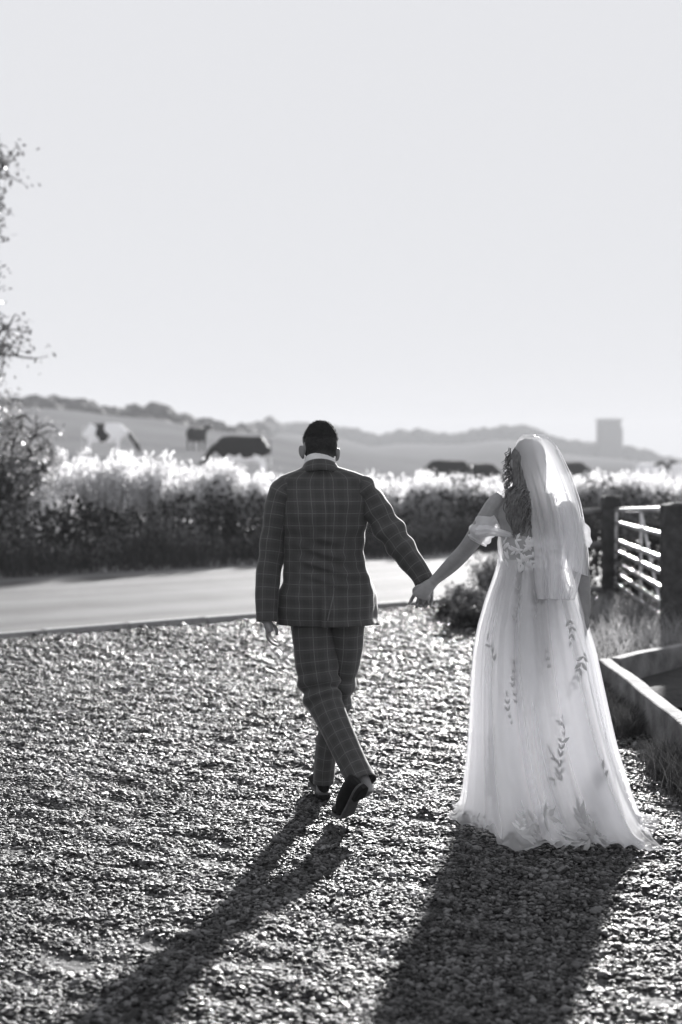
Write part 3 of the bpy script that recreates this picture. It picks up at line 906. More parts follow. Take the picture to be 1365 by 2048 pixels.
def cow(px, py_top, d, yaw, graze, seed, thresh, label, scale=1.0, belly=0.0):
    mb = MB()
    # x forward, height about 1.45
    mb.loft(tube_rings([(-.82, 0, 1.12), (-.72, 0, 1.08), (-.35, 0, 1.0), (.1, 0, .97), (.5, 0, 1.02), (.78, 0, 1.1), (.92, 0, 1.14)],
                       [(.12, .14), (.29, .34), (.35, .42), (.38, .46), (.31, .43), (.24, .33), (.13, .18)], 20, 5, (0, 0, 1)), True, True)
    if graze: neck = [(.75, 0, 1.15), (1.05, 0, 1.0), (1.28, 0, .72), (1.42, 0, .5)]; hd = np.array([1.5, 0, .36]); hv = np.array([.45, 0, -.9])
    else: neck = [(.72, 0, 1.15), (.98, 0, 1.3), (1.2, 0, 1.45), (1.32, 0, 1.5)]; hd = np.array([1.5, 0, 1.42]); hv = np.array([.9, 0, -.42])
    mb.tube(neck, [(.15, .25), (.12, .2), (.1, .15), (.09, .12)], 14, 5, (0, 1, 0.01))
    hv = hv / np.linalg.norm(hv)
    mb.tube([hd - hv * .24, hd - hv * .1, hd + hv * .1, hd + hv * .26], [(.09, .1), (.12, .11), (.085, .08), (.06, .065)], 14, 4, (0, 1, 0.01))
    up = np.cross(hv, np.array([0, 1, 0])); up = up if up[2] > 0 else -up
    for sy in (-1, 1):
        e0 = hd - hv * .2 + np.array([0, .09 * sy, .03])
        mb.tube([e0, e0 + np.array([-.03, .1 * sy, .02]), e0 + np.array([-.05, .2 * sy, -.01])], [(.03, .02), (.05, .02), (.015, .01)], 8, 3, (1, 0, .1))
        # front leg: elbow, wrist, fetlock
        mb.tube([(.6, .17 * sy, .9), (.62, .18 * sy, .68), (.61, .17 * sy, .42), (.6, .17 * sy, .16), (.63, .17 * sy, .03), (.66, .17 * sy, 0)], [.14, .105, .07, .052, .062, .06], 10, 4, (0, 1, 0))
        # hind leg: stifle forward, hock back
        mb.tube([(-.6, .19 * sy, 1.0), (-.5, .2 * sy, .76), (-.66, .19 * sy, .5), (-.68, .18 * sy, .2), (-.64, .18 * sy, .04), (-.61, .18 * sy, 0)], [(.22, .16), (.17, .12), (.085, .06), (.055, .055), (.065, .065), (.06, .06)], 10, 4, (0, 1, 0))
    mb.ball((-.38, 0, .66), (.22, .17, .13))
    mb.tube([(-.84, 0, 1.3), (-.93, 0, 1.2), (-.95, 0, .85), (-.94, 0, .5), (-.94, 0, .38)], [.03, .025, .02, .03, .02], 8, 4, (0, 1, 0))
    me = remesh(mb, .035, 2)
    me.name = 'cow'
    x = (px - 682.5) / FPX * d
    g = float(terrain(x, d))
    o = obj('cow', me, cow_mat('cow_hide', seed, thresh, 1.5, belly), loc=(x, d, g + 0.0), label=label, cat='cow', group='cows grazing in the field')
    o.rotation_euler = (0, 0, yaw); o.scale = (scale,) * 3
    # hooves under the body
    for sx, sy in ((.645, 1), (.645, -1), (-.62, 1), (-.62, -1)):
        obj('hoof', MB().ball((sx, .175 * sy, .03), (.062, .055, .04), None, 10, 6).mesh('hoof'), M['shoe'], o)
cow(209, 846, 64, R(8), True, 1, .43, 'black and white cow with lowered head in the field at the left')
cow(394, 850, 88, R(62), False, 2, .95, 'small black cow seen end-on, alone below the left ridge')
cow(488, 880, 54, R(170), True, 5, .80, 'large black cow with white belly just left of the checked suit', 1.12, 0.98)
cow(900, 927, 66, R(185), True, 9, .95, 'black cow half hidden by seed heads just left of the veil', 1.12)
cow(960, 927, 74, R(20), True, 4, .9, 'second black cow close behind the veil, mostly hidden')
cow(1142, 930, 92, R(-10), True, 3, .95, 'dark cow peeping out just right of the veil')
cow(1300, 932, 84, R(5), False, 6, .36, 'pale cow standing above the metal gate')
cow(1372, 936, 78, R(175), False, 7, .44, 'pale patched cow cut off by the right frame edge')

#--GROOM
# ---------------------------------------------------------------- people: shared pieces
def smooth_rows(T, n):
    """interpolate table rows smoothly to n rows"""
    T = np.asarray(T, float)
    seg = np.concatenate([[0], np.cumsum(np.hypot(np.diff(T[:, 0]), np.diff(T[:, 1:].mean(1)) * .5) + 4)])
    t = np.linspace(0, seg[-1], n)
    out = np.stack([np.interp(t, seg, T[:, j]) for j in range(T.shape[1])], 1)
    for _ in range(3):
        o2 = out.copy(); o2[1:-1] = (out[:-2] + 2 * out[1:-1] + out[2:]) / 4; out = o2
    return out
def sup(c, n): return np.sign(c) * np.abs(c) ** (2 / n)

def head_shapes(mb, c, rot, s=1.0, ears=True):
    T = lambda p: np.asarray(c) + s * (np.array(rot) @ np.asarray(p, float))
    mb.ball(T((0, -.012, .02)), np.array((.077, .096, .098)) * s, rot)
    mb.ball(T((0, -.012, -.03)), np.array((.064, .062, .07)) * s, rot)
    mb.ball(T((0, .042, -.05)), np.array((.058, .056, .075)) * s, rot)
    mb.ball(T((0, .062, -.098)), np.array((.03, .03, .024)) * s, rot)
    mb.ball(T((0, .075, .018)), np.array((.05, .02, .014)) * s, rot)                   # brow
    mb.tube([T((0, .085, .012)), T((0, .102, -.016)), T((0, .116, -.036)), T((0, .092, -.046))], np.array([.009, .011, .014, .008]) * s, 8, 3, (1, .1, .1))
    mb.ball(T((0, .09, -.07)), np.array((.023, .012, .006)) * s, rot); mb.ball(T((0, .088, -.081)), np.array((.02, .012, .007)) * s, rot)   # lips
    for sx in (-1, 1):
        mb.ball(T((.036 * sx, .072, -.03)), np.array((.02, .02, .02)) * s, rot)         # cheek
        mb.ball(T((.031 * sx, .08, .004)), np.array((.013, .011, .009)) * s, rot)       # eyelid
        if ears:
            er = np.array(rot) @ euler(0, 0, R(-22 * sx)) @ euler(R(-8), R(8 * sx), 0)
            mb.ball(T((.084 * sx, -.002, -.018)), np.array((.0085, .02, .033)) * s, er)
            mb.ball(T((.078 * sx, .004, -.04)), np.array((.007, .009, .012)) * s, er)
def limb(mb, pts, rad, n=16, ref=(0, -1, 0.01)): mb.tube(pts, rad, n, 5, ref)
def finger(mb, pts, r): mb.tube(pts, [r * 1.05, r * 1.0, r * .95, r * .7][:len(pts)] if len(pts) <= 4 else np.linspace(r * 1.05, r * .7, len(pts)), 8, 4, (.3, -1, .2))

# ---------------------------------------------------------------- groom
GD = 6.76
groom_o = np.array([0.02, 6.72, 0.0])
mb = MB()
HC = PX(640, 899, GD + .045)
HR = euler(R(-24), R(4), R(13))
head_shapes(mb, HC, HR, 1.06)
G = lambda x, y, d=GD: PX(x, y, d)
limb(mb, [G(641, 950, 6.79), G(641, 925, 6.79), G(640, 905, 6.795), G(640, 890, 6.80)], [(.066, .066), (.06, .06), (.058, .06), (.06, .062)])
limb(mb, [G(650, 1235), G(650, 1180), G(650, 1110), G(652, 1040), G(648, 985, GD + .02), G(645, 955, GD + .03), G(641, 935, GD + .03)],
     [(.14, .08), (.16, .085), (.14, .072), (.155, .08), (.165, .078), (.13, .065), (.065, .06)], 24)
# arms
LA = [(585, 968, 6.77), (566, 985, 6.77), (551, 1045, 6.755), (543, 1105, 6.74), (537, 1165, 6.71), (534, 1225, 6.68), (534, 1246, 6.67)]
RA = [(708, 968, 6.77), (733, 985, 6.77), (757, 1028, 6.74), (786, 1073, 6.70), (812, 1108, 6.66), (838, 1143, 6.62), (851, 1168, 6.60)]
limb(mb, [G(*p_) for p_ in LA], [.05, .052, .047, .043, .038, .029, .027])
limb(mb, [G(*p_) for p_ in RA], [.05, .052, .047, .043, .038, .029, .027])
# legs
LL = [(628, 1235, 6.76), (631, 1300, 6.745), (637, 1350, 6.73), (645, 1390, 6.71), (660, 1430, 6.67), (686, 1485, 6.59), (712, 1537, 6.51), (727, 1566, 6.465)]
RL = [(692, 1235, 6.77), (690, 1300, 6.79), (684, 1350, 6.81), (677, 1400, 6.83), (667, 1440, 6.845), (655, 1490, 6.86), (649, 1535, 6.87), (647, 1566, 6.87)]
limb(mb, [G(*p_) for p_ in LL] + [G(736, 1588, 6.44)], [.082, .08, .07, .058, .052, .05, .04, .036, .03])
limb(mb, [G(*p_) for p_ in RL] + [G(645, 1590, 6.87)], [.082, .078, .068, .056, .05, .047, .038, .035, .03])
# left hand, relaxed, fingers curled in to the right
mb.tube([G(534, 1240, 6.67), G(537, 1252, 6.665), G(541, 1264, 6.665)], [(.02, .028), (.021, .036), (.018, .034)], 12, 4, (0, -1, .01))
for k_, (ox, dd, l) in enumerate(((-5, -.02, 1.0), (-2.5, .0, 1.08), (1, .02, 1.0), (4, .038, .8))):
    f0 = G(537 + ox * .6, 1261, 6.665 + dd)
    finger(mb, [f0, f0 + np.array([.003, .002, -.03]) * l, f0 + np.array([.02, .006, -.056]) * l, f0 + np.array([.044, .01, -.068]) * l], .0076)
finger(mb, [G(541, 1246, 6.70), G(549, 1252, 6.715), G(554, 1260, 6.715), G(555, 1270, 6.71)], .0095)
# right hand: palm behind the bride's, fingers coming round below her knuckles
mb.tube([G(849, 1163, 6.605), G(852, 1178, 6.60), G(853, 1193, 6.60)], [(.03, .02), (.037, .016), (.036, .014)], 12, 4, (0, -1, .01))
for k_, (x0, x1, y1) in enumerate(((838, 831, 1213), (846, 840, 1219), (854, 850, 1220), (863, 861, 1212))):
    finger(mb, [G(x0 + 2, 1192, 6.60), G(x0 + 1, 1207, 6.588), G((x0 + x1) / 2, 1213, 6.55), G(x1, y1 - 6, 6.525)], .0072)
finger(mb, [G(838, 1176, 6.595), G(829, 1190, 6.575), G(823, 1200, 6.565), G(818, 1209, 6.56)], .0095)
gme = remesh(mb, .0042, 2, groom_o)
co = np.zeros(len(gme.vertices) * 3, np.float32); gme.vertices.foreach_get('co', co); co = co.reshape(-1, 3) + groom_o
loc = (co - HC) @ HR     # head-local coordinates
fade = sstep(loc[:, 2], -.105, -.035) * sstep(loc[:, 1], .055, .03)
fade *= np.where((np.abs(loc[:, 0]) > .074) & (loc[:, 2] < .02) & (loc[:, 1] > -.03), .15, 1)
st = gme.attributes.new('stubble', 'FLOAT', 'POINT'); st.data.foreach_set('value', (fade * (loc[:, 2] > -.13) * .95).astype(np.float32))
groom = obj('person', gme, M['skin_g'], loc=tuple(groom_o), label='person in a dark checked suit walking away, hand held out to the right', cat='person')
ORIGIN[groom.name] = groom_o
# eyes
for sx in (-1, 1):
    part('eye', MB().ball(HC + HR @ np.array((.031 * sx, .086, .003)), (.0085, .008, .006), HR, 10, 8), M['shirt'], groom)
# hair: longer crop on top, ragged against the light
def hair_cap(c, rot, zlow, thick, seed, rows=26, cols=64, s=1.0):
    th = np.linspace(.02, 1, rows); ph = np.linspace(0, 2 * math.pi, cols, endpoint=False)
    P = np.zeros((rows, cols, 3))
    for i, t_ in enumerate(th):
        for j, p_ in enumerate(ph):
            # polar from the crown; limit depends on direction (front hairline high, back lower)
            lim_ = zlow(p_) + .05 * math.sin(p_ * 3 + seed) + .025 * math.sin(p_ * 11 + seed * 2) + .02 * math.sin(p_ * 23)
            a_ = t_ * lim_
            d_ = np.array([math.sin(a_) * math.sin(p_), math.sin(a_) * math.cos(p_), math.cos(a_)])
            k_ = thick * (1 - 1.0 * sstep(t_, .35, 1.0)) + .0008
            r_ = np.array((.077 + k_, .096 + k_, .098 + k_))
            q_ = d_ * r_ + np.array([0, -.012, .02])
            P[i, j] = q_
    nn = snoise(P, 120, seed)[..., None] * .002 + snoise(P, 300, seed + 1)[..., None] * .0018
    dirv = P - np.array([0, -.012, .02]); dirv /= np.linalg.norm(dirv, axis=2)[..., None]
    P = P + dirv * nn
    return np.asarray(c) + s * P @ np.array(rot).T, dirv @ np.array(rot).T
capP, capN = hair_cap(HC, HR, lambda p_: 1.18 + .42 * (1 - math.cos(p_)) / 2, 0.008, 4, s=1.06)
mb = MB().loft(capP, True, True)
tuft_i = rng.integers(0, 26, 3000); tuft_j = rng.integers(0, 64, 3000)
tb = capP[tuft_i, tuft_j] + rng.normal(size=(3000, 3)) * .002; tn = capN[tuft_i, tuft_j] + rng.normal(size=(3000, 3)) * .45 + np.array([0, 0, .15])
tn /= np.linalg.norm(tn, axis=1)[:, None]
sd_ = np.cross(tn, rng.normal(size=(3000, 3))); sd_ /= np.linalg.norm(sd_, axis=1)[:, None]
ln = rng.uniform(.003, .0065, (3000, 1))
V = np.stack([tb - sd_ * .0012, tb + sd_ * .0012, tb + tn * ln], 1).reshape(-1, 3)
mb.add(V, F3=np.arange(9000).reshape(-1, 3))
part('hair', mb, M['hair_dark'], groom)
# shirt collar and jacket collar
def collar(c0, c1, w0, w1, d0, d1, dip, n=48, rows=8, bulge=.004, front_gap=.35):
    ph = np.linspace(front_gap, 2 * math.pi - front_gap, n)
    P = []
    for t_ in np.linspace(0, 1, rows):
        c_ = np.asarray(c0) * (1 - t_) + np.asarray(c1) * t_
        w_ = w0 * (1 - t_) + w1 * t_ + bulge * math.sin(math.pi * t_); d_ = d0 * (1 - t_) + d1 * t_ + bulge * math.sin(math.pi * t_)
        P.append(np.stack([c_[0] + w_ * np.sin(ph), c_[1] + d_ * np.cos(ph), c_[2] - dip * (1 + np.cos(ph)) / 2], 1))
    return np.array(P)
o = part('shirt_collar', MB().loft(collar(G(641, 930, 6.795), G(640, 906, 6.80), .072, .068, .088, .084, .06), closed=False), M['shirt'], groom)
solidify(o, .003)
# jacket
rows = smooth_rows([(1247, 553, 748, .135), (1215, 556, 746, .137), (1180, 560, 741, .133), (1140, 564, 735, .124), (1100, 567, 731, .12), (1060, 569, 735, .124), (1020, 565, 739, .127),
                    (992, 556, 742, .122), (974, 550, 745, .112), (962, 551, 744, .102), (953, 560, 736, .094), (946, 577, 718, .086), (939, 596, 698, .08), (932, 612, 674, .074), (926, 616, 668, .07)], 130)
ncol = 200
P = np.zeros((len(rows), ncol, 3))
for i, (y_, xl, xr, dp) in enumerate(rows):
    l = G(xl, y_); r = G(xr, y_); c_ = (l + r) / 2; w_ = (r[0] - l[0]) / 2; zz = l[2]
    low = float(sstep(zz, 1.25, .86)); up = float(sstep(zz, 1.2, 1.6))
    gap = .10 + .28 * low
    ph = np.linspace(gap, 2 * math.pi - gap, ncol)
    sn, cs = np.sin(ph), np.cos(ph)
    ex = 2.5
    x = c_[0] + w_ * sup(sn, ex); y = GD + .035 * up + dp * sup(cs, ex)
    z_ = zz + 0 * ph
    # right front panel swings out, hem drops to the front
    wr = np.exp(-((ph - .75) / .55) ** 2) * low
    x = x + .085 * wr; y = y + .05 * wr; z_ = z_ - .022 * wr
    wl = np.exp(-((ph - 5.6) / .5) ** 2) * low
    x = x - .012 * wl
    # back: centre seam groove, shoulder blades, waist drag lines
    bk = np.exp(-((ph - math.pi) / .9) ** 2)
    seam = np.exp(-((ph - math.pi - .03) / .03) ** 2)
    y = y + .004 * seam * (1 - float(sstep(zz, 1.5, 1.58)))
    blade_ = np.exp(-((ph - 2.55) / .3) ** 2) + np.exp(-((ph - 3.73) / .3) ** 2)
    y = y - .010 * blade_ * math.exp(-((zz - 1.42) / .09) ** 2)
    y = y + .012 * np.exp(-((ph - math.pi) / .5) ** 2) * math.exp(-((zz - 1.16) / .1) ** 2)
    # vent: the right half of the skirt of the coat lies over the left
    vent = float(sstep(zz, 1.02, .93))
    dv = ph - (math.pi - .06 + .10 * vent)
    y = y - vent * np.where(dv < 0, .026 * np.exp(dv / .22), -.008 * np.exp(-dv / .2))
    # flare of the seat
    y = y - .018 * np.exp(-((ph - math.pi) / .8) ** 2) * float(sstep(zz, 1.08, .93))
    P[i] = np.stack([x, y, z_], 1)
cen = P.mean(1, keepdims=True); nd = P - cen; nd[..., 2] = 0; nd /= np.linalg.norm(nd, axis=2)[..., None] + 1e-9
Q = P * np.array([1, 1, 2.6])
wr = .008 * snoise(Q, 11, 31) + .004 * snoise(Q, 30, 32)
mid = np.exp(-((P[..., 2] - 1.14) / .13) ** 2)
wr = wr + mid * .011 * np.clip(-nd[..., 1], 0, 1) ** 2 * np.sin(P[..., 2] * 95 + P[..., 0] * 22 + 2 * snoise(P, 8, 35)) * sstep(np.abs(snoise(P, 6, 36)), .1, .6)
wr = wr + .006 * snoise(P * np.array([1, 1, .25]), 18, 37) * sstep(P[..., 2], 1.1, .9)
P = P + nd * wr[..., None]
jm = MB().loft(P[:, ::-1], closed=False)
jm.UV[0][(np.arange(len(jm.UV[0])) % ncol) >= ncol // 2 + 1, 0] += .021          # the check breaks at the back seam
jk = part('jacket', jm, M['suit'], groom)
solidify(jk, .004)
jb = BVHTree.FromPolygons([v.co + Vector(groom_o) for v in jk.data.vertices], [tuple(p_.vertices) for p_ in jk.data.polygons])
ve = []
for x_, y_ in ((669, 1176), (667, 1192), (663, 1210), (659, 1226), (656, 1241)):
    d_ = (Vector(PX(x_, y_, 6.0)) - cam.location).normalized()
    h_, nn_, _, _ = jb.ray_cast(cam.location, d_)
    ve.append(np.array(h_ if h_ is not None else PX(x_, y_, 6.62)) + np.array([0, -.001, 0]))
part('vent', MB().tube(ve, [(.001, .001), (.0022, .004), (.003, .006), (.0032, .007), (.0032, .007)], 8, 4, (0, -1, .01)), M['vent'], jk)  # thin strip along the vent, its catch-light painted as a paler colour
# sleeves
def sleeve(path, rad, seed, amp):
    def disp(t_, ph):
        fold = np.sin(t_ * 46 + 1.6 * np.sin(ph * 1 + seed) + seed) * np.exp(-((t_ - .55) / .17) ** 2) * .08
        fold = fold + np.sin(t_ * 38 + 1.2 * np.cos(ph + seed)) * np.exp(-((t_ - .2) / .14) ** 2) * .07
        fold = fold + .045 * np.sin(ph * 2 + t_ * 9 + seed) + .03 * np.sin(ph * 3 - t_ * 14)
        return fold * amp * (1 - sstep(t_, .9, 1))
    return tube_rings([G(*p_) for p_ in path], rad, 48, 12, (0, -1, .01), disp)
s1 = part('sleeve', MB().loft(sleeve([(592, 972, 6.775), (572, 977, 6.775), (560, 1000, 6.772), (551, 1045, 6.757), (543, 1105, 6.74), (536, 1165, 6.71), (534, 1215, 6.685), (534, 1243, 6.675)],
                               [(.04, .045), (.056, .064), (.062, .074), (.0565, .07), (.056, .064), (.0525, .058), (.0475, .052), (.0455, .05)], 1.0, .8)), M['suit'], jk)
s2 = part('sleeve', MB().loft(sleeve([(702, 970, 6.775), (722, 974, 6.775), (738, 992, 6.768), (760, 1030, 6.742), (787, 1073, 6.70), (813, 1108, 6.66), (838, 1143, 6.62), (851, 1166, 6.60)],
                               [(.04, .045), (.056, .064), (.065, .076), (.064, .072), (.06, .066), (.055, .06), (.048, .054), (.045, .05)], 2.6, 1.6)), M['suit'], jk)
for o in (s1, s2): solidify(o, .004)
o = part('collar', MB().loft(collar(G(642, 940, 6.795), G(641, 918, 6.80), .090, .077, .104, .094, .07, bulge=.006), closed=False), M['suit_dark'], jk); solidify(o, .004)
for k_ in range(3):
    part('button', MB().ball(G(517.5, 1212 + 8 * k_, 6.66), (.003, .006, .006), None, 8, 6), M['shoe'], jk)
# shirt cuff of the right arm
o = part('shirt_cuff', MB().tube([G(849, 1160, 6.605), G(853, 1171, 6.60)], [.037, .036], 24, 4, (0, -1, .01), False), M['shirt'], groom); solidify(o, .003)
# trousers
def leg_rings(path, rad, seed):
    def disp(t_, ph):
        kn = np.exp(-((t_ - .46) / .09) ** 2)
        f_ = kn * .13 * np.sin(t_ * 62 + 1.5 * np.sin(ph + seed) + seed)
        f_ = f_ + .05 * np.sin(ph * 2 + seed + t_ * 4) * sstep(t_, .1, .3) + .035 * np.sin(ph * 3 + t_ * 16 + seed)
        crease = np.exp(-((ph - 1.57) / .1) ** 2) * .06 * sstep(t_, .5, .7)
        f_ = f_ + np.exp(-((t_ - .12) / .09) ** 2) * .04 * np.sin(t_ * 70 + ph * 1.5)
        return f_ + crease
    return tube_rings([G(*p_) for p_ in path], rad, 56, 12, (0, -1, .01), disp)
mb = MB()
mb.loft(leg_rings([(627, 1190, 6.76)] + LL, [(.105, .115), (.104, .11), (.099, .1), (.093, .092), (.084, .082), (.074, .076), (.068, .072), (.066, .07), (.065, .07)], .4))
mb.loft(leg_rings([(690, 1190, 6.77)] + RL, [(.105, .115), (.088, .108), (.08, .098), (.073, .088), (.063, .078), (.06, .072), (.052, .068), (.05, .066), (.047, .064)], 2.2), uv0=(.017, .02))
tr = part('trousers', mb, M['suit'], groom)
solidify(tr, .003)
# shoes
def shoe_parts(bend, yaw, at, roll=0.0):
    """local: y from heel 0 to toe .29, ball at .2"""
    def xf(Pn):
        Pn = np.array(Pn, float)
        q_ = Pn - np.array([0, .2, 0])
        a_ = -bend * sstep(q_[..., 1], .03, -.03)
        y_ = q_[..., 1] * np.cos(a_) - q_[..., 2] * np.sin(a_); z_ = q_[..., 1] * np.sin(a_) + q_[..., 2] * np.cos(a_)
        q_ = np.stack([q_[..., 0], y_, z_], -1)
        q_ = q_ @ euler(0, roll, 0).T
        return q_ @ euler(0, 0, yaw).T + np.asarray(at)
    ys = np.array([-.004, .006, .03, .07, .11, .15, .19, .22, .25, .275, .29, .297])
    wd = np.array([.012, .026, .034, .035, .034, .039, .045, .046, .041, .031, .018, .004])
    ht = np.array([.05, .072, .078, .08, .082, .076, .062, .05, .042, .034, .026, .016])
    ph = np.linspace(0, 2 * math.pi, 28, endpoint=False)
    yy = np.linspace(0, len(ys) - 1, 44)
    Y_ = np.interp(yy, np.arange(len(ys)), ys); W_ = np.interp(yy, np.arange(len(ys)), wd); H_ = np.interp(yy, np.arange(len(ys)), ht)
    P_ = np.zeros((44, 28, 3))
    for i in range(44):
        c_, s_ = sup(np.cos(ph), 2.6), sup(np.sin(ph), 2.6)
        narrow = 1 - .35 * np.clip(s_, 0, 1) ** 1.5
        P_[i] = np.stack([W_[i] * c_ * narrow, 0 * ph + Y_[i], .022 + H_[i] / 2 + H_[i] / 2 * s_], 1)
    up_ = MB().loft(xf(P_), True, True)
    S_ = np.zeros((44, 28, 3))
    for i in range(44):
        c_, s_ = sup(np.cos(ph), 6), sup(np.sin(ph), 6)
        S_[i] = np.stack([(W_[i] + .004) * c_, 0 * ph + Y_[i] * 1.012, .017 + .006 * s_], 1)
    so = MB().loft(xf(S_), True, True)
    H2 = np.zeros((14, 28, 3))
    for i, t_ in enumerate(np.linspace(0, 1, 14)):
        y_ = -.006 + .075 * t_
        w_ = np.interp(y_, ys, wd) + .003 if t_ > .02 else .014
        H2[i] = np.stack([w_ * sup(np.cos(ph), 6), 0 * ph + y_, .001 + .012 * sup(np.sin(ph), 6)], 1)
    he = MB().loft(xf(H2), True, True)
    return up_, so, he
for bend, yaw, at, roll in ((R(57), R(46), (.035, 6.435, .004), R(-6)), (0, R(10), (-.115, 7.03, .010), 0)):
    u_, s_, h_ = shoe_parts(bend, yaw, at, roll)
    sh = part('shoe', u_, M['shoe'], groom)
    part('sole', s_, M['sole'], sh); part('heel', h_, M['shoe'], sh)

#--BRIDE
# ---------------------------------------------------------------- bride
BD = 6.42
bride_o = np.array([0.86, 6.42, 0.0])
B_ = lambda x, y, d=BD: PX(x, y, d)
mb = MB()
BHC = B_(1060, 924, 6.45)
BHR = euler(R(-8), R(2), R(10))
head_shapes(mb, BHC, BHR, .94)
limb(mb, [B_(1062, 1000, 6.44), B_(1061, 975, 6.44), B_(1060, 950, 6.445), B_(1060, 930, 6.45)], [(.06, .055), (.05, .05), (.05, .052), (.052, .055)])
limb(mb, [B_(1066, 1215), B_(1066, 1180), B_(1065, 1135), B_(1066, 1090), B_(1064, 1050), B_(1062, 1015, 6.425), B_(1061, 993, 6.43), B_(1061, 975, 6.44)],
     [(.15, .1), (.165, .11), (.128, .088), (.14, .095), (.15, .095), (.165, .085), (.12, .065), (.058, .052)], 24)
BLA = [(1008, 998, 6.43), (993, 1012, 6.43), (965, 1052, 6.44), (935, 1096, 6.47), (905, 1128, 6.51), (876, 1155, 6.545), (866, 1164, 6.55)]
limb(mb, [B_(*p_) for p_ in BLA], [.044, .05, .044, .038, .036, .026, .024])
BRA = [(1118, 998, 6.43), (1133, 1012, 6.43), (1148, 1055, 6.43), (1158, 1110, 6.43), (1166, 1160, 6.42), (1170, 1210, 6.41), (1171, 1232, 6.405)]
limb(mb, [B_(*p_) for p_ in BRA], [.044, .05, .043, .038, .034, .026, .023])
for x0, x1 in ((1030, 1040), (1098, 1100)):
    limb(mb, [B_(x0, 1195), B_(x0, 1300), B_(x1, 1420), B_(x1, 1540), B_(x1, 1640)], [.085, .08, .05, .046, .03])
    mb.ball(B_(x1, 1652, 6.47), (.035, .1, .035))
# left hand over his: back of the hand to the camera, fingers hooked away
mb.tube([B_(868, 1163, 6.55), B_(856, 1174, 6.545), B_(844, 1188, 6.54), B_(840, 1196, 6.545)], [(.024, .018), (.032, .017), (.037, .015), (.035, .012)], 14, 4, (0, -1, .01))
for k_, (x0, y0, x1, y1) in enumerate(((826, 1190, 824, 1202), (836, 1197, 833, 1209), (847, 1200, 846, 1211), (857, 1199, 858, 1209))):
    finger(mb, [B_(x0 + 4, y0 - 6, 6.545), B_(x0, y0 + 2, 6.548), B_(x1, y1, 6.575), B_(x1 + 2, y1 - 2, 6.61)], .0066)
finger(mb, [B_(850, 1170, 6.545), B_(838, 1172, 6.54), B_(829, 1178, 6.55), B_(827, 1186, 6.57)], .0085)
# right hand hanging
mb.tube([B_(1171, 1230, 6.405), B_(1172, 1243, 6.405), B_(1172, 1256, 6.41)], [(.017, .024), (.016, .034), (.013, .032)], 12, 4, (0, -1, .01))
for dd, l in ((-.025, .9), (-.008, 1.0), (.01, .98), (.026, .8)):
    f0 = B_(1172, 1255, 6.41 + dd)
    finger(mb, [f0, f0 + np.array([-.002, 0, -.028]) * l, f0 + np.array([-.008, 0, -.05]) * l, f0 + np.array([-.018, 0, -.068]) * l], .0075)
finger(mb, [B_(1170, 1240, 6.435), B_(1168, 1252, 6.45), B_(1166, 1264, 6.452)], .008)
bme = remesh(mb, .0042, 2, bride_o)
bride = obj('person', bme, M['skin_b'], loc=tuple(bride_o), label='person in a long white wedding dress and veil walking away, hand in hand', cat='person')
ORIGIN[bride.name] = bride_o
for sx in (-1, 1):
    part('eye', MB().ball(BHC + BHR @ (np.array((.031 * sx, .086, .003)) * .94), (.008, .0075, .006), BHR, 10, 8), M['shirt'], bride)
# hair: full cap and long loose waves
mb = MB()
cP, cN = hair_cap(BHC, BHR, lambda p_: 1.05 + 1.05 * (1 - math.cos(p_)) / 2, .010, 9, s=.93)
mb.loft(cP, True, True)
def strand(p_, r_, n=6, sub=6): mb.tube(p_, r_, n, sub, (.2, -1, .1))
for i in range(460):
    an = random.uniform(.35, 1.65) * math.pi if random.random() < .72 else random.uniform(1.2, 1.85) * math.pi    # 0 front, pi back; left side is above pi
    d_ = BHR @ np.array([math.sin(an), math.cos(an), 0])
    top = BHC + BHR @ np.array([0, -.012, .02]) + d_ * np.array([.03, .04, 0]) + np.array([0, 0, .085])
    side = BHC + d_ * np.array([.077, .096, 0]) * random.uniform(.94, 1.06) + np.array([0, 0, .01 + random.uniform(-.02, .02)])
    nape = BHC + d_ * np.array([.07, .09, 0]) * random.uniform(.75, 1.1) + np.array([0, -.015, -.095])
    L_ = random.uniform(.10, .20) if i % 4 else random.uniform(.18, .25)
    fx = nape[0] + random.uniform(-.02, .02) - (.012 if an > math.pi else 0)
    ph_ = random.uniform(0, 6.28); am = random.uniform(.008, .026)
    pts = [top, side, nape]
    yb = min(nape[1], 6.36) - .0
    for q_ in (.3, .6, .85, 1.0):
        pts.append(np.array([fx + am * math.sin(ph_ + q_ * 7) + (-.03 if an > math.pi * 1.15 else .0) * q_ * math.sin(ph_) , yb + (.006) * math.cos(ph_ + q_ * 6) - .03 * q_ ** .5, nape[2] - L_ * q_]))
    strand(pts, [.004, .0042, .0036, .003, .0026, .002, .0008], 5, 5)
# flyaway curls on the light side
for i in range(46):
    z0 = random.uniform(-.09, .07)
    p0 = BHC + np.array([-.077 - random.uniform(0, .012), random.uniform(-.02, .06), z0])
    pts = [p0]; a_ = random.uniform(0, 6)
    for q_ in range(1, 6): pts.append(p0 + np.array([-.006 * q_ + .008 * math.sin(a_ + q_ * 2.1), .006 * math.cos(a_ + q_ * 2), -.014 * q_ + .004 * math.cos(a_ + q_ * 2.1)]))
    strand(pts, [.0022, .0022, .002, .0018, .0015, .0008], 5, 4)
part('hair', mb, M['bride_hair'], bride)
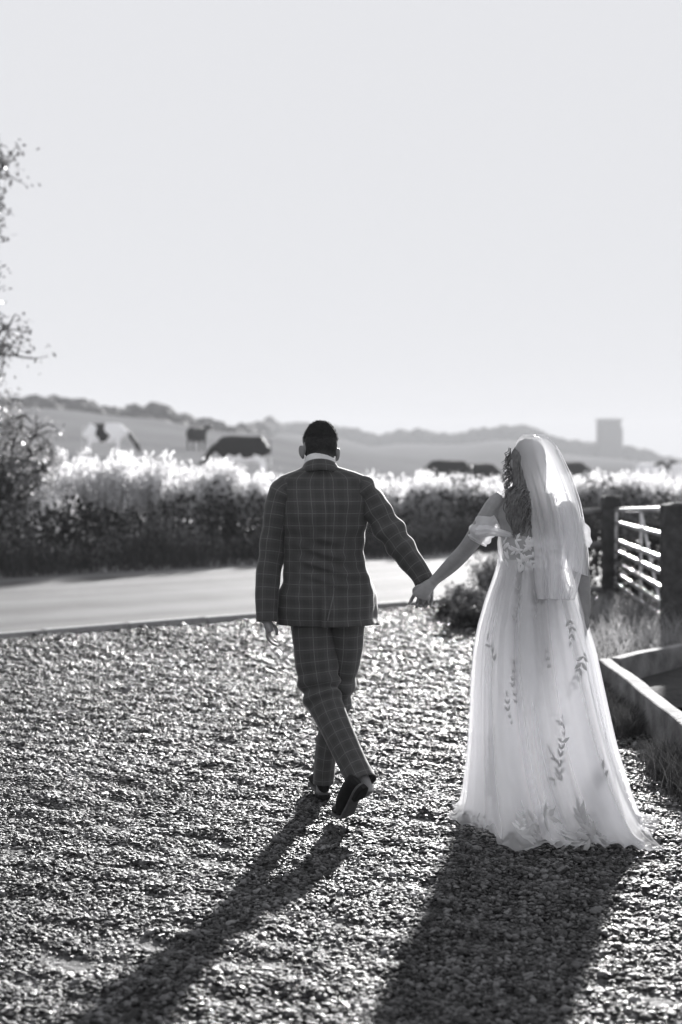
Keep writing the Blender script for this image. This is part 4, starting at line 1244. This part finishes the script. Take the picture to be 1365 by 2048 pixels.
# skirt: lining and tulle
SK = [(1118, 999, 1131, .088, .088), (1135, 997, 1136, .092, .09), (1160, 989, 1147, .115, .105), (1200, 975, 1159, .145, .13), (1250, 961, 1174, .17, .15), (1300, 952, 1189, .19, .175), (1360, 948, 1201, .21, .2),
      (1420, 946, 1213, .24, .23), (1480, 943, 1225, .275, .27), (1540, 939, 1240, .315, .315), (1590, 934, 1254, .35, .375), (1618, 929, 1263, .38, .43), (1634, 922, 1270, .40, .48), (1642, 914, 1276, .42, .53)]
SKr = smooth_rows(SK, 110)
def skirt(off, seed, amp, rows_from=0, rows_to=None, hemz=None):
    ph = np.linspace(0, 2 * math.pi, 220, endpoint=False)
    sn, cs = np.sin(ph), np.cos(ph)
    out = []
    n_ = len(SKr)
    for i, (y_, xl, xr, df, db) in enumerate(SKr):
        t_ = i / (n_ - 1)
        l = B_(xl, y_); r = B_(xr, y_); cx = (l[0] + r[0]) / 2; w_ = (r[0] - l[0]) / 2 + off
        z_ = max(l[2], .012)
        A = amp * (.013 + .075 * t_ ** 1.1)
        tw = .25 * math.sin(t_ * 3 + seed)
        fold = A * (np.sin(5 * ph + seed + tw) + .8 * np.sin(9 * ph + 2.1 * seed - tw) + .55 * np.sin(15 * ph + .7 * seed + 2 * tw) + .3 * np.sin(26 * ph + seed * 3))
        fold = np.maximum(fold, -.8 * A) * (.35 + .65 * np.abs(cs))
        fine = .0028 * np.sin(44 * ph + 3 * np.sin(ph * 3 + seed)) * (1 - t_) * (t_ > .03)
        dp = np.where(cs > 0, df, db) + off
        skew = .10 * t_ ** 5 * np.clip(-cs, 0, 1)              # train pulls a little to the right
        x_ = cx + (w_ + fold * .4 + fine) * sn + skew * 1.0
        yv = BD + (dp + fold * 1.0 + fine) * cs
        zv = z_ + 0 * ph
        ruff = sstep(t_, .93, 1) * (.022 * np.sin(13 * ph + seed) + .016 * np.sin(29 * ph + 2 * seed) + .016 * np.sin(5 * ph + seed))
        zv = np.maximum(zv + np.abs(ruff), .006)
        out.append(np.stack([x_, yv, zv], 1))
    return np.array(out)
lin = skirt(-.012, 1.3, .8)[:109]
tul = skirt(.006, 2.0, 1.0)
ext = tul[-1].copy(); cc = ext.mean(0); dv = ext - cc; dv[:, 2] = 0
phx = np.linspace(0, 2 * math.pi, 220, endpoint=False)
e1 = ext + dv * (.055 + .035 * np.sin(7 * phx + 1) + .025 * np.sin(16 * phx) + .03 * np.sin(3 * phx + 2))[:, None]; e1[:, 2] = .014 + .012 * np.abs(np.sin(19 * phx + .5)) + .008 * np.abs(np.sin(7 * phx))
tul = np.concatenate([tul, [(ext + e1) / 2 + np.array([0, 0, .006])], [e1]])
sk = part('skirt', MB().loft(lin[:, ::-1]), M['dress'], bride)
tl = part('skirt_tulle', MB().loft(tul[:, ::-1]), M['tulle'], bride)
# bodice
BO = smooth_rows([(1137, 996, 1135, .092), (1120, 998, 1132, .094), (1100, 996, 1135, .1), (1085, 995, 1138, .102), (1072, 997, 1139, .102), (1060, 1001, 1135, .098)], 40)
P = []
ph = np.linspace(0, 2 * math.pi, 120, endpoint=False)
for i, (y_, xl, xr, dp) in enumerate(BO):
    l = B_(xl, y_); r = B_(xr, y_); t_ = i / 39
    dip = .03 * t_ ** 3 * np.exp(-((ph - math.pi) / .7) ** 2)
    P.append(np.stack([(l[0] + r[0]) / 2 + (r[0] - l[0]) / 2 * sup(np.sin(ph), 2.2), BD + (dp + .004) * sup(np.cos(ph), 2.2), l[2] - dip], 1))
bo = part('bodice', MB().loft(np.array(P)[:, ::-1]), M['bodice'], bride)
# off-the-shoulder sleeves
def puff(path, rad, seed):
    def disp(t_, p_): return .07 * np.sin(t_ * 22 + 2 * np.sin(p_ + seed)) + .05 * np.sin(5 * p_ + seed + t_ * 4) + .05 * np.sin(2 * p_ + seed)
    return tube_rings([B_(*p_) for p_ in path], rad, 48, 10, (0, -1, .01), disp)
o = part('sleeve', MB().loft(puff([(992, 1040, 6.43), (978, 1048, 6.43), (966, 1062, 6.44), (957, 1076, 6.45), (953, 1083, 6.452)], [(.048, .05), (.054, .06), (.056, .061), (.052, .056), (.044, .047)], .5)), M['puff'], bride)
o2 = part('sleeve', MB().loft(puff([(1141, 1043, 6.43), (1149, 1055, 6.43), (1156, 1072, 6.43), (1158, 1088, 6.43), (1158, 1094, 6.43)], [(.048, .05), (.054, .06), (.056, .06), (.052, .056), (.044, .048)], 2.5)), M['puff'], bride)
# swag joining the left sleeve to the bodice
o3 = part('sleeve_swag', MB().tube([B_(965, 1062, 6.40), B_(982, 1062, 6.365), B_(1000, 1065, 6.35), B_(1012, 1068, 6.36), B_(1018, 1070, 6.375)], [(.03, .05), (.022, .047), (.016, .042), (.013, .036), (.012, .03)], 24, 6, (0, -1, .01), True,
                                   lambda t_, p_: .12 * np.sin(7 * p_ + t_ * 3)), M['puff'], bride)
# veil
def veil_sheet(edge, dep, ncol, seed, amp, zfall=0):
    E = smooth_rows(edge, 80)
    P = []
    u_ = np.linspace(0, 1, ncol)
    for i, (y_, xl, xr, dc, de) in enumerate(E):
        t_ = i / 79
        bul = np.sin(math.pi * u_) ** .7
        dd = de + (dc - de) * bul
        ft = sstep(t_, .12, .9)
        f_ = amp * ft * (np.sin(u_ * 21 + seed + 1.2 * t_) + .7 * np.sin(u_ * 37 + 2 * seed - t_) + .4 * np.sin(u_ * 67 + seed))
        dd = dd + f_
        xx = xl + (xr - xl) * (u_ + .016 * ft * np.cos(u_ * 21 + seed + 1.2 * t_) * np.sin(math.pi * u_))
        P.append(np.array([B_(x_, y_ + (0 if zfall == 0 else zfall * t_ ** 3 * (u_[j] - .5)), d_) for j, (x_, d_) in enumerate(zip(xx, dd))]))
    return np.array(P)
v1 = veil_sheet([(868.5, 1047, 1086, 6.42, 6.45), (874, 1039, 1097, 6.36, 6.45), (884, 1033, 1106, 6.335, 6.45), (900, 1030, 1116, 6.315, 6.44), (930, 1032, 1130, 6.30, 6.42), (965, 1041, 1143, 6.285, 6.40), (1000, 1049, 1154, 6.27, 6.37),
                 (1040, 1056, 1163, 6.262, 6.35), (1080, 1062, 1167, 6.255, 6.33), (1120, 1067, 1168, 6.25, 6.31), (1160, 1071, 1160, 6.248, 6.28), (1198, 1075, 1150, 6.245, 6.27)], None, 150, 1.0, .017)
vl = part('veil', MB().loft(v1, closed=False), M['veil'], bride)
v2 = veil_sheet([(869.5, 1052, 1090, 6.43, 6.46), (878, 1046, 1101, 6.37, 6.47), (890, 1046, 1112, 6.345, 6.48), (910, 1052, 1124, 6.32, 6.49), (950, 1066, 1143, 6.30, 6.49), (1000, 1082, 1161, 6.285, 6.48), (1050, 1094, 1171, 6.275, 6.47),
                 (1100, 1102, 1177, 6.27, 6.46), (1140, 1106, 1179, 6.265, 6.45)], None, 120, 3.4, .018, zfall=26)
part('layer', MB().loft(v2, closed=False), M['veil'], vl)
# bound edges of the veil
for V_, rws in ((v1, None), (v2, None)):
    ed = np.concatenate([V_[8:, 0], V_[-1, 1:], V_[8:-1, -1][::-1]])
    ed = ed[::3]
    part('edging', MB().tube(ed, np.full(len(ed), .0016), 5, 1, (.2, .3, 1), False), M['veil_hem'], vl)
# lace leaves
LV = []
for t_ in np.linspace(0, 1, 7):
    w_ = math.sin(math.pi * min(max(t_, .02), .99) ** .85) * .22
    for s_ in (-1, 0, 1): LV.append((s_ * w_ * .85, t_, .10 * (1 - abs(s_)) * math.sin(math.pi * t_) - .02))
LF = [[r_ * 3 + c_, r_ * 3 + c_ + 1, r_ * 3 + c_ + 4, r_ * 3 + c_ + 3] for r_ in range(6) for c_ in range(2)]
leaf_me = {}
for nm in ('lace', 'lace_white'):
    m_ = mesh_np('lace_leaf', np.array(LV), np.array(LF)); m_.materials.append(M[nm]); leaf_me[nm] = m_
def bvh_of(o):
    me_ = o.data; org = Vector(ORIGIN[o.name])
    return BVHTree.FromPolygons([v.co + org for v in me_.vertices], [tuple(p_.vertices) for p_ in me_.polygons])
bt_sk, bt_bo = bvh_of(tl), bvh_of(bo)
CAMV = Vector((0, 0, CAM_H))
def put_leaf(bvh, parent, x, y, ang, size, nm, lift=.003):
    d_ = (Vector(PX(x, y, 6.0)) - CAMV).normalized()
    hit, nor, _, _ = bvh.ray_cast(CAMV, d_)
    if hit is None: return
    if nor.dot(d_) > 0: nor = -nor
    g_ = Vector(PX(x + math.cos(ang) * 4, y - math.sin(ang) * 4, 6.0)) - Vector(PX(x, y, 6.0))
    yv = (g_ - nor * g_.dot(nor)).normalized(); xv = yv.cross(nor).normalized()
    m_ = Matrix((xv, yv, nor)).transposed().to_4x4()
    o_ = obj('lace_leaf', leaf_me[nm], parent=parent)
    o_.matrix_local = Matrix.Translation(hit + nor * lift - Vector(ORIGIN[parent.name])) @ m_ @ Matrix.Scale(size, 4)
def sprig(bvh, parent, pts, n, size, nm, spread=.75):
    """leaves in pairs along a curved stem through photo points, plus the stem"""
    c_ = catmull([(x, y, 0) for x, y in pts], 12)
    sel = np.linspace(0, len(c_) - 2, n).astype(int)
    for q_, i_ in enumerate(sel):
        x, y = c_[i_, :2]; dx, dy = c_[i_ + 1, :2] - c_[i_, :2]
        base_a = math.atan2(-dy, dx)
        for s_ in ((1, -1) if q_ < n - 1 else (0,)):
            put_leaf(bvh, parent, x, y, base_a + s_ * (spread + random.uniform(-.15, .2)), size * random.uniform(.8, 1.25), nm)
K = 2.26e-3
sprig(bt_sk, tl, [(990, 1322), (984, 1300), (976, 1280)], 4, 15 * K, 'lace')
sprig(bt_sk, tl, [(1034, 1405), (1026, 1365), (1028, 1330)], 6, 13 * K, 'lace')
sprig(bt_sk, tl, [(1024, 1450), (1016, 1420), (1014, 1392)], 5, 13 * K, 'lace')
sprig(bt_sk, tl, [(1100, 1336), (1096, 1320), (1094, 1306)], 3, 12 * K, 'lace')
sprig(bt_sk, tl, [(1168, 1305), (1160, 1340), (1142, 1382)], 7, 16 * K, 'lace')
sprig(bt_sk, tl, [(1140, 1240), (1145, 1262), (1142, 1284)], 4, 15 * K, 'lace')
sprig(bt_sk, tl, [(1118, 1560), (1122, 1510), (1128, 1470), (1127, 1438)], 10, 17 * K, 'lace')
sprig(bt_sk, tl, [(1124, 1532), (1108, 1520), (1102, 1508)], 3, 16 * K, 'lace')
sprig(bt_sk, tl, [(1124, 1550), (1108, 1560), (1100, 1566)], 3, 16 * K, 'lace')
sprig(bt_sk, tl, [(980, 1590), (984, 1530), (982, 1462)], 10, 14 * K, 'lace')
sprig(bt_sk, tl, [(1045, 1672), (1062, 1650), (1088, 1636), (1108, 1632)], 8, 30 * K, 'lace')
sprig(bt_sk, tl, [(1040, 1660), (1044, 1640), (1048, 1616)], 5, 16 * K, 'lace_white')
sprig(bt_sk, tl, [(1040, 1668), (1062, 1668), (1090, 1664)], 6, 27 * K, 'lace')
sprig(bt_sk, tl, [(1075, 1640), (1086, 1622), (1092, 1606)], 4, 15 * K, 'lace_white')
sprig(bt_sk, tl, [(1200, 1676), (1198, 1640), (1194, 1590), (1206, 1540)], 10, 30 * K, 'lace')
sprig(bt_sk, tl, [(1190, 1672), (1170, 1650), (1158, 1622)], 6, 30 * K, 'lace')
sprig(bt_sk, tl, [(1180, 1680), (1160, 1684), (1148, 1672)], 5, 27 * K, 'lace')
sprig(bt_sk, tl, [(1190, 1660), (1205, 1645), (1212, 1622)], 5, 27 * K, 'lace')
sprig(bt_sk, tl, [(1188, 1600), (1180, 1580), (1184, 1560)], 4, 16 * K, 'lace')
sprig(bt_sk, tl, [(940, 1650), (950, 1640), (968, 1636)], 4, 16 * K, 'lace')
sprig(bt_sk, tl, [(1068, 1240), (1074, 1214), (1068, 1190)], 4, 13 * K, 'lace')
sprig(bt_sk, tl, [(1030, 1240), (1040, 1200), (1032, 1160)], 6, 13 * K, 'lace')
for i in range(85):
    x = random.uniform(1001, 1128); y = random.uniform(1078, 1134)
    put_leaf(bt_bo, bo, x, y, random.uniform(0, 6.28), random.uniform(13, 21) * K, 'lace_white')

#--HAZE
# ---------------------------------------------------------------- haze
k = NT('haze')
pv = k.n('ShaderNodeVolumePrincipled', Density=0.0007, Anisotropy=-0.2)
pv.inputs['Color'].default_value = (0.76, 0.77, 0.79, 1)
k.t.links.new(pv.outputs[0], k.out.inputs['Volume'])
V = np.array([(x, y, z) for x in (-1300, 1300) for y in (-1300, 1300) for z in (-1.6, 40)], float)
F = [[0, 1, 3, 2], [4, 6, 7, 5], [0, 4, 5, 1], [2, 3, 7, 6], [0, 2, 6, 4], [1, 5, 7, 3]]
obj('haze', mesh_np('haze', V, np.array(F), smooth=False), k.m, kind='stuff', label='pale haze lying over the far fields', cat='haze')
